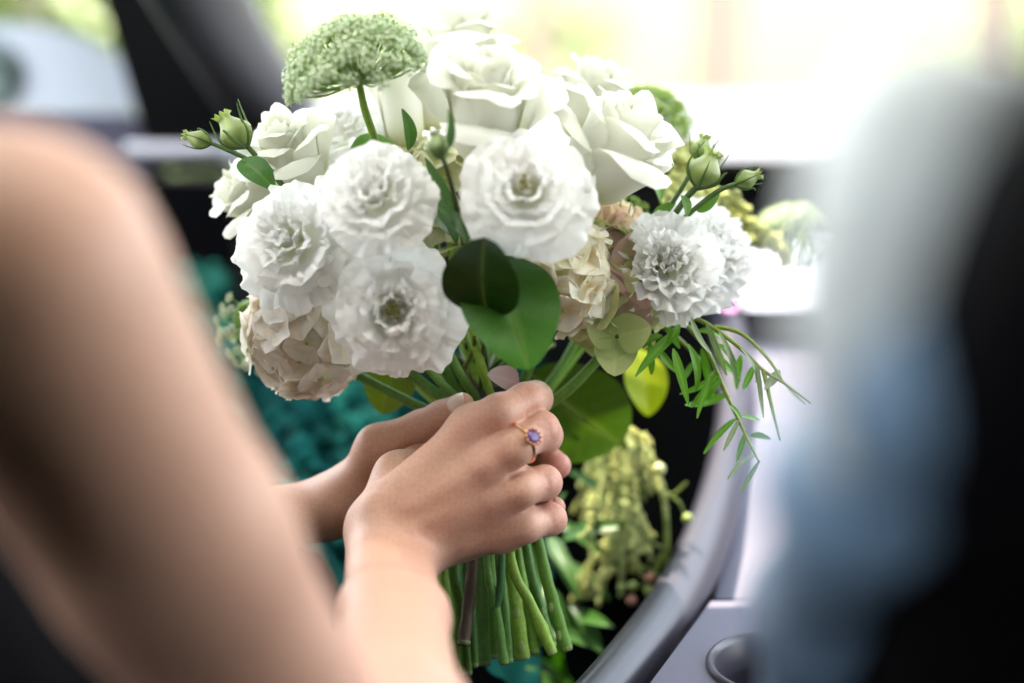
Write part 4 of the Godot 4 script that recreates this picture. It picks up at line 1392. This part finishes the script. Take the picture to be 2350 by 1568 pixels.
	hydrangea("antique green hydrangea head under the right carnation", V(1405, 660, 0.752), S(122, 0.752), D(0.0, -0.1, 0.98), 40, 0.0165, [[Color(0.30, 0.36, 0.10), Color(0.48, 0.54, 0.20)], [Color(0.36, 0.38, 0.14), Color(0.58, 0.60, 0.28)], [Color(0.46, 0.36, 0.22), Color(0.62, 0.42, 0.34)]], "hydrangea heads of the bouquet", 118.0, Vector3(0.9, 1.05, 0.9), 0.2)
	# one large green floret in full view
	var big := thing("hydrangea_floret", "large pale green four-petalled floret at the lower right of the bouquet", "flower", V(1415, 772, 0.728))
	big.basis = toward(D(0.12, -0.02, 0.97), 0.0)
	var bt := [[D(-0.55, -0.72, 0.1), 0.0150], [D(-0.06, -1.0, 0.1), 0.0205], [D(0.92, 0.25, 0.25), 0.0185], [D(-0.75, 0.35, 0.2), 0.0175]]
	for q in bt:
		var m := leaf_mesh(Vector3.ZERO, q[0] * q[1], D(0.15, 0.1, 0.97), q[1] * 1.08, -0.0012, 0.12, Color(0.30, 0.38, 0.12), Color(0.42, 0.47, 0.20), 0.62, 0.6, 0.25, 14, 14)
		part("petal", m, M.floret, big, Transform3D(big.basis.inverse(), Vector3.ZERO))
	var eb := MB.new()
	eb.ball(Vector3(0, 0.001, 0), Vector3.ONE * 0.0012, Color(0.06, 0.08, 0.02), Basis.IDENTITY, 8, 6)
	part("eye", eb.done(), M.stem, big)
	var pk := thing("loose_floret", "small pale pink floret petal resting just above the index finger", "flower petal", V(1190, 880, 0.73))
	wpart("petal", leaf_mesh(V(1192, 882, 0.735), V(1118, 860, 0.728), D(0.1, 0.5, 0.85), S(62, 0.73), 0.001, 0.25, Color(0.42, 0.26, 0.24), Color(0.60, 0.46, 0.46), 0.7, 0.6, 0.2, 10, 12), M.floret, pk)

	# lace flowers
	umbel("large greenish lace flower standing up at the top left", V(824, 188, 0.69), D(-0.25, 0.92, 0.20), 0.0355, 92.0, 88, 0.0066, Color(0.52, 0.60, 0.40), [V(905, 520, 0.74), V(862, 330, 0.71), V(838, 255, 0.695), V(824, 188, 0.69)])
	umbel("rounded green lace flower behind the right-hand rose", V(1478, 290, 0.83), D(0.25, 0.85, 0.1), 0.027, 95.0, 48, 0.0058, Color(0.30, 0.42, 0.10), [V(1420, 480, 0.80), V(1478, 290, 0.83)])
	umbel("pale lace flower farthest right beyond the yellow tassels", V(1822, 548, 0.93), D(-0.05, 0.97, 0.1), 0.026, 75.0, 40, 0.0058, Color(0.55, 0.62, 0.40), [V(1640, 520, 0.86), V(1790, 520, 0.91), V(1808, 600, 0.93), V(1822, 548, 0.93)])
	umbel("feathery drooping lace flower beside the bright screen", V(1852, 545, 0.90), D(0.3, -0.9, 0.2), 0.022, 60.0, 22, 0.003, Color(0.30, 0.40, 0.30), [V(1822, 548, 0.93), V(1852, 545, 0.90)])
	umbel("faint lace flower half hidden by the blurred arm at the left", V(590, 760, 0.80), D(-0.75, -0.35, 0.3), 0.026, 75.0, 22, 0.0034, Color(0.60, 0.60, 0.46), [V(640, 690, 0.78), V(560, 700, 0.80), V(545, 740, 0.80), V(590, 760, 0.80)])
	umbel("small green lace tuft under the right-hand rose", V(1440, 500, 0.775), D(0.3, 0.6, 0.6), 0.013, 80.0, 16, 0.003, Color(0.22, 0.32, 0.05), [V(1400, 620, 0.79), V(1440, 500, 0.775)])
	var nig := thing("seed_head", "thin green seed head with spiky bracts left of the carnation", "seed head", V(1415, 590, 0.755))
	stalk(nig, [V(1412, 660, 0.76), V(1416, 600, 0.757), V(1418, 560, 0.755)], 0.0017, 0.0012, Color(0.12, 0.24, 0.03))
	var nb := MB.new()
	nb.ball(V(1417, 540, 0.755), Vector3(0.0030, 0.0058, 0.0030), Color(0.16, 0.28, 0.05), Basis(right, up, -fwd))
	wpart("pod", nb.done(), M.leaf, nig)
	for k in 9:
		var sp := MB.new()
		var a := k * 0.7
		var tip := V(1417 + 42 * cos(a), 500 + 28 * sin(a) - 22, 0.755 + 0.012 * sin(a * 2.0))
		var pth := smooth_path([V(1417, 545, 0.755), V(1417 + 24 * cos(a), 522 + 10 * sin(a), 0.755), tip], 4)
		sp.tube(pth, taper(9, 0.0007, 0.0003), 5, Color(0.12, 0.26, 0.03))
		wpart("bract", sp.done(), M.leaf, nig)

	# bud sprigs
	var gs := Color(0.09, 0.16, 0.05)
	var s1 := thing("bud_sprig", "two green buds on thin stalks at the upper left with an oval leaf", "flower buds", V(640, 415, 0.725))
	stalk(s1, [V(700, 500, 0.74), V(640, 415, 0.727), V(600, 372, 0.722), V(568, 337, 0.72)], 0.0017, 0.0013, gs)
	stalk(s1, [V(625, 396, 0.724), V(560, 362, 0.718), V(484, 328, 0.715)], 0.0013, 0.0011, gs)
	bud(s1, V(566, 335, 0.72), D(-0.62, 0.76, 0.05), S(92, 0.72), S(37, 0.72), Color(0.26, 0.34, 0.09), 1)
	bud(s1, V(484, 329, 0.715), D(-0.94, 0.28, 0.1), S(64, 0.72), S(22, 0.72), Color(0.22, 0.30, 0.08), 3)
	wpart("leaf", leaf_mesh(V(632, 404, 0.722), V(552, 370, 0.712), D(0.35, 0.35, 0.87), S(2, 0.72), 0.0, 0.1, gs, gs), M.leaf, s1)
	wpart("leaf", leaf_mesh(V(548, 370, 0.716), V(630, 436, 0.712), D(0.3, 0.3, 0.9), S(62, 0.72), 0.004, 0.2, Color(0.08, 0.17, 0.05), Color(0.06, 0.14, 0.04), 0.85, 0.7, 0.6, 12, 18), M.leaf, s1)
	var s2 := thing("bud_sprig", "three pale green buds on thin stalks at the upper right above the carnation", "flower buds", V(1600, 440, 0.735))
	stalk(s2, [V(1530, 520, 0.745), V(1575, 455, 0.735), V(1606, 424, 0.732)], 0.0018, 0.0017, gs)
	stalk(s2, [V(1515, 508, 0.747), V(1560, 440, 0.74), V(1602, 366, 0.745)], 0.0014, 0.0012, gs)
	stalk(s2, [V(1545, 525, 0.74), V(1600, 475, 0.732), V(1650, 438, 0.728), V(1690, 422, 0.726)], 0.0014, 0.0012, gs)
	bud(s2, V(1602, 430, 0.732), D(0.38, 0.92, 0.12), S(88, 0.73), S(40, 0.73), Color(0.28, 0.36, 0.11), 2)
	bud(s2, V(1604, 368, 0.748), D(0.25, 0.96, 0.05), S(58, 0.745), S(26, 0.745), Color(0.20, 0.30, 0.06), 5)
	bud(s2, V(1688, 424, 0.726), D(0.90, 0.40, 0.1), S(62, 0.726), S(23, 0.726), Color(0.20, 0.30, 0.08), 7)
	for q in [[1565, 448, 1575, 498, 24, 0.73], [1600, 486, 1652, 438, 26, 0.738], [1500, 496, 1550, 466, 24, 0.745], [1498, 402, 1515, 462, 34, 0.765]]:
		wpart("leaf", leaf_mesh(V(q[0], q[1], q[5]), V(q[2], q[3], q[5] - 0.004), D(0.5, 0.3, 0.8), S(q[4], 0.735), 0.002, 0.2, Color(0.10, 0.20, 0.04), Color(0.13, 0.24, 0.06), 0.8, 0.8), M.leaf, s2)
	var s3 := thing("bud_sprig", "single blurred green bud on a dark stalk between the two front blooms", "flower buds", V(1050, 500, 0.67))
	stalk(s3, [V(1064, 560, 0.70), V(1040, 440, 0.668), V(1014, 356, 0.655)], 0.0013, 0.0010, Color(0.07, 0.08, 0.03))
	bud(s3, V(1012, 362, 0.655), D(-0.25, 0.95, 0.1), S(62, 0.655), S(25, 0.655), Color(0.10, 0.20, 0.05), 4)
	for q in [[1048, 560, 975, 362, 40, 0.70], [1066, 540, 1000, 470, 44, 0.695], [1070, 560, 1028, 462, 40, 0.69], [1036, 540, 962, 468, 34, 0.71], [938, 345, 922, 250, 34, 0.71], [1020, 350, 1030, 250, 20, 0.66]]:
		wpart("leaf", leaf_mesh(V(q[0], q[1], q[5]), V(q[2], q[3], q[5] - 0.015), D(0.4, 0.3, 0.85), S(q[4], 0.69), 0.003, 0.25, Color(0.05, 0.11, 0.04), Color(0.09, 0.17, 0.07), 0.85, 0.8), M.leaf, s3)
	for q in [[985, 470, 942, 372, 0.71], [975, 505, 940, 402, 0.715], [1075, 520, 1050, 440, 0.70]]:
		stalk(s3, [V(q[0], q[1], q[4]), V((q[0] + q[2]) / 2.0 + 6, (q[1] + q[3]) / 2.0, q[4]), V(q[2], q[3], q[4])], 0.0013, 0.0011, Color(0.06, 0.06, 0.02))

	# broad leaves
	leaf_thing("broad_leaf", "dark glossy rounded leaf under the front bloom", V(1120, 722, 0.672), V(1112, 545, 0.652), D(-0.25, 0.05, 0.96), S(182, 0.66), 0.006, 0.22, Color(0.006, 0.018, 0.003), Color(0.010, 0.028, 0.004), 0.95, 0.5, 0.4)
	leaf_thing("broad_leaf", "bright green pointed leaf hanging below the dark one", V(1128, 590, 0.69), V(1212, 850, 0.660), D(0.05, 0.5, 0.86), S(225, 0.67), 0.006, 0.18, Color(0.015, 0.05, 0.005), Color(0.06, 0.18, 0.02), 0.95, 0.6, 0.5)  # dark base colour paints the shadow on the upper part
	leaf_thing("broad_leaf", "olive leaf with yellow edge pointing down below the left blooms", V(905, 832, 0.775), V(876, 950, 0.765), D(0.25, 0.2, 0.95), S(118, 0.77), -0.004, 0.2, Color(0.10, 0.13, 0.02), Color(0.16, 0.20, 0.015), 0.7, 0.62, 0.3)
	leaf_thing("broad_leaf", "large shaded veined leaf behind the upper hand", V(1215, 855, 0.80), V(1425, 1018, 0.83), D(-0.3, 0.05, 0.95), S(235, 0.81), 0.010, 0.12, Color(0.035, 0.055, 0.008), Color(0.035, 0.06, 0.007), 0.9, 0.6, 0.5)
	leaf_thing("broad_leaf", "lime yellow leaf hanging under the green florets at the right", V(1462, 800, 0.83), V(1488, 955, 0.82), D(0.3, 0.1, 0.95), S(105, 0.82), 0.004, 0.15, Color(0.22, 0.28, 0.01), Color(0.34, 0.38, 0.005), 0.95, 0.65, 0.3)
	leaf_thing("broad_leaf", "small yellow-green leaf showing between the left ruffled blooms", V(770, 520, 0.73), V(835, 590, 0.725), D(-0.1, 0.2, 0.95), S(72, 0.73), 0.003, 0.3, Color(0.12, 0.18, 0.02), Color(0.20, 0.26, 0.04), 0.8, 0.7, 0.4)
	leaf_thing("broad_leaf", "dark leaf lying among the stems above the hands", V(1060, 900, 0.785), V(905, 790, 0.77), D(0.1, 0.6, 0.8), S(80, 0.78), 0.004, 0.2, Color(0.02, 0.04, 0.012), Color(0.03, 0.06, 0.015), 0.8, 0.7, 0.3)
	leaf_thing("broad_leaf", "green leaf below the blurred rose under the lace flower", V(800, 360, 0.75), V(905, 330, 0.745), D(0.0, 0.5, 0.86), S(60, 0.75), 0.004, 0.25, Color(0.08, 0.19, 0.03), Color(0.12, 0.24, 0.05), 0.8, 0.7, 0.4)

	# amaranth tassels
	var am := thing("amaranth", "pale green tassels hanging down behind the cut stems", "amaranth", V(1400, 990, 0.86))
	var ends := [[1505, 1190, 0.85], [1478, 1325, 0.86], [1432, 1370, 0.88], [1400, 1345, 0.87], [1345, 1292, 0.86], [1322, 1178, 0.88], [1455, 1262, 0.85], [1375, 1392, 0.89], [1310, 1425, 0.90], [1492, 1085, 0.85], [1440, 1130, 0.85], [1390, 1190, 0.86], [1350, 1110, 0.88], [1470, 1195, 0.87], [1415, 1290, 0.90], [1310, 1060, 0.88], [1500, 1290, 0.88], [1365, 1250, 0.91]]
	for k in 52:
		var q: Array = ends[k % ends.size()]
		var jx := rng.randf_range(-30, 30)
		var dz := rng.randf_range(-0.02, 0.02)
		var lift := rng.randf_range(110, 200)
		var e := V(q[0] + jx, q[1] - (60 if k >= ends.size() else 0), q[2] + dz)
		var ox: float = (1420 - q[0]) * rng.randf_range(0.2, 0.9)
		var b := V(q[0] + jx + ox * 0.35 + rng.randf_range(-14, 14), q[1] - lift * 0.5, q[2] + dz - 0.008)
		var a := V(q[0] + jx + ox, maxf(q[1] - lift, 1000), q[2] + dz + 0.004)
		var c := Color(0.44, 0.50, 0.20).lerp(Color(0.42, 0.38, 0.09), rng.randf() * 0.6)
		wpart("tassel", tassel_mesh([a, b, e], S(8.5, 0.86), S(3.5, 0.86), c), M.tassel, am)
	for q in [[1405, 995, 1480, 1150], [1400, 1000, 1420, 1220], [1395, 1005, 1350, 1180], [1410, 1000, 1455, 1100], [1398, 1010, 1385, 1120], [1405, 1000, 1500, 1060]]:
		stalk(am, [V(q[0], q[1], 0.865), V((q[0] + q[2]) * 0.5 + 8, (q[1] + q[3]) * 0.5 - 10, 0.865), V(q[2], q[3], 0.87)], 0.0013, 0.0008, Color(0.2, 0.26, 0.06))
	stalk(am, [V(1180, 1000, 0.79), V(1300, 985, 0.83), V(1400, 1000, 0.86), V(1420, 1060, 0.86)], 0.002, 0.0015, Color(0.12, 0.2, 0.04))
	var am2 := thing("amaranth", "yellow-green tassels reaching right between the rose and the screen", "amaranth", V(1560, 430, 0.81))
	for q in [[1540, 480, 1560, 400, 1590, 345, 0.82], [1570, 500, 1620, 440, 1722, 486, 0.84], [1590, 520, 1690, 520, 1770, 532, 0.85], [1560, 470, 1600, 400, 1650, 350, 0.83], [1600, 540, 1680, 545, 1800, 575, 0.87], [1540, 430, 1580, 390, 1640, 400, 0.83], [1600, 500, 1650, 480, 1735, 515, 0.85], [1640, 520, 1680, 560, 1690, 605, 0.84], [1580, 450, 1620, 470, 1700, 450, 0.82], [1740, 540, 1790, 560, 1812, 612, 0.88], [1560, 370, 1570, 350, 1600, 330, 0.83]]:
		wpart("tassel", tassel_mesh([V(q[0], q[1], q[6] - 0.02), V(q[2], q[3], q[6]), V(q[4], q[5], q[6])], S(18, 0.83), S(9, 0.83), Color(0.52, 0.54, 0.20)), M.tassel, am2)
	stalk(am2, [V(1440, 620, 0.80), V(1540, 500, 0.82), V(1600, 420, 0.83)], 0.002, 0.0015, Color(0.2, 0.3, 0.06))

	# leaves behind the stems
	var lv := thing("leafy_sprig", "dark green pointed leaves behind the stems and tassels", "leaves", V(1250, 1200, 0.87))
	for q in [[1250, 1180, 1420, 1300], [1260, 1230, 1330, 1380], [1300, 1130, 1230, 1290], [1270, 1290, 1400, 1380], [1310, 1390, 1385, 1505], [1330, 1420, 1410, 1440], [1300, 1080, 1400, 1170], [1240, 1340, 1340, 1470], [1260, 1400, 1300, 1560], [1240, 1450, 1390, 1500], [1290, 1240, 1440, 1210], [1220, 1500, 1320, 1600], [1180, 1540, 1290, 1590]]:
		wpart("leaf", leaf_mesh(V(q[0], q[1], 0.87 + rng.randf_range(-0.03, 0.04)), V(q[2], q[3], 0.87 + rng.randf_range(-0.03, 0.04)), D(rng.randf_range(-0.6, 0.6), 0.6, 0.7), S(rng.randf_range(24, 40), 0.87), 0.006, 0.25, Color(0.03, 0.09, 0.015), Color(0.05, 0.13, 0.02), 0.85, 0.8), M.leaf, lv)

	# berry sprig
	var bs := thing("berry_sprig", "thin arching stem with small green and pink berries at the lower right", "berry sprig", V(1520, 1100, 0.86))
	var bc := Color(0.17, 0.22, 0.05)
	stalk(bs, [V(1405, 985, 0.85), V(1455, 1040, 0.855), V(1516, 1120, 0.86), V(1530, 1220, 0.86), V(1526, 1330, 0.862), V(1522, 1430, 0.865)], 0.0019, 0.0016, bc)
	for q in [[[1522, 1135], [1545, 1135], [1576, 1108]], [[1522, 1135], [1555, 1150], [1572, 1182]], [[1524, 1262], [1510, 1300], [1490, 1330], [1470, 1345]], [[1522, 1258], [1500, 1248], [1488, 1235]], [[1526, 1262], [1505, 1295], [1512, 1360], [1490, 1420]], [[1500, 1310], [1470, 1300], [1452, 1312]]]:
		var pp := []
		for e in q: pp.append(V(e[0], e[1], 0.862 - 0.004 * pp.size()))
		stalk(bs, pp, 0.0011, 0.0007, bc, "twig", 4, 6)
	for q in [[1578, 1190, 12, 0], [1491, 1326, 12, 1], [1452, 1345, 12, 0], [1488, 1356, 13, 0], [1450, 1378, 13, 1], [1426, 1350, 10, 0], [1513, 1077, 14, 2], [1480, 1420, 9, 1], [1510, 1400, 8, 0]]:
		var b := MB.new()
		b.ball(V(q[0], q[1], 0.852), Vector3.ONE * S(q[2], 0.852), [Color(0.26, 0.34, 0.08), Color(0.45, 0.20, 0.15), Color(0.50, 0.52, 0.25)][q[3]], Basis.IDENTITY, 12, 9)
		wpart("berry", b.done(), M.berry, bs)

	# feathery sprig on the right
	var pf := thing("ferny_sprig", "feathery green sprig with narrow leaves hanging out on the right", "foliage sprig", V(1560, 725, 0.74))
	var yc := Color(0.24, 0.32, 0.06)
	var paths := [
		[[1545, 712, 0.745], [1620, 742, 0.738], [1700, 800, 0.730], [1752, 850, 0.725], [1800, 880, 0.715], [1860, 925, 0.70]],
		[[1640, 750, 0.737], [1700, 765, 0.735], [1760, 820, 0.728], [1800, 880, 0.715]],
		[[1560, 730, 0.75], [1620, 800, 0.75], [1660, 890, 0.745], [1695, 965, 0.735], [1722, 1020, 0.725], [1742, 1060, 0.715]],
		[[1510, 740, 0.765], [1560, 780, 0.77], [1610, 830, 0.77], [1640, 870, 0.765]],
		[[1752, 850, 0.725], [1768, 920, 0.72], [1790, 1010, 0.71]]]
	for q in paths:
		var pp := []
		for e in q: pp.append(V(e[0], e[1], e[2]))
		stalk(pf, pp, 0.0014, 0.0006, yc, "stalk", 5, 7)
	# base x, base y, tip x, tip y, width, pale?
	var lf := [[1585, 728, 1632, 812, 16, 1], [1622, 742, 1668, 862, 17, 1], [1650, 762, 1690, 890, 16, 1], [1700, 800, 1735, 880, 14, 1], [1738, 835, 1752, 960, 13, 1], [1700, 815, 1690, 895, 22, 0], [1730, 840, 1705, 895, 18, 0],
		[1560, 760, 1458, 865, 30, 0], [1520, 770, 1475, 800, 20, 0], [1545, 800, 1580, 930, 24, 0], [1580, 790, 1595, 900, 24, 0], [1610, 800, 1640, 920, 22, 0], [1600, 760, 1660, 780, 20, 0], [1640, 810, 1700, 870, 20, 0], [1510, 800, 1560, 860, 20, 0],
		[1655, 870, 1585, 935, 30, 0], [1670, 905, 1572, 930, 26, 0], [1650, 860, 1560, 905, 22, 0], [1690, 960, 1615, 1042, 18, 0], [1695, 965, 1660, 1035, 12, 1], [1702, 955, 1745, 965, 16, 0], [1722, 1000, 1770, 1010, 17, 0], [1712, 990, 1690, 1060, 14, 0], [1735, 1045, 1670, 1100, 12, 1], [1742, 1060, 1700, 1130, 10, 1],
		[1790, 850, 1755, 895, 24, 1], [1800, 880, 1850, 930, 10, 1], [1560, 745, 1530, 790, 20, 0], [1490, 780, 1495, 860, 18, 0], [1590, 830, 1560, 880, 18, 0], [1650, 790, 1690, 840, 16, 0], [1660, 840, 1640, 780, 18, 0], [1675, 930, 1700, 960, 14, 0], [1640, 850, 1600, 960, 18, 0], [1530, 745, 1560, 800, 22, 0]]
	for q in lf:
		var z := 0.735 + rng.randf_range(-0.012, 0.02) if q[5] == 0 else 0.725
		var c: Color = Color(0.10, 0.25, 0.025) if q[5] == 0 else Color(0.20, 0.27, 0.16)
		wpart("leaf", leaf_mesh(V(q[0], q[1], z), V(q[2], q[3], z + rng.randf_range(-0.012, 0.012)), D(rng.randf_range(-0.4, 0.4), 0.5, 0.75), S(q[4] * 0.74, z), rng.randf_range(-0.003, 0.005), 0.3, c, c * 1.2, 0.8, 0.8, 0.6, 6, 10), M.leaf, pf)
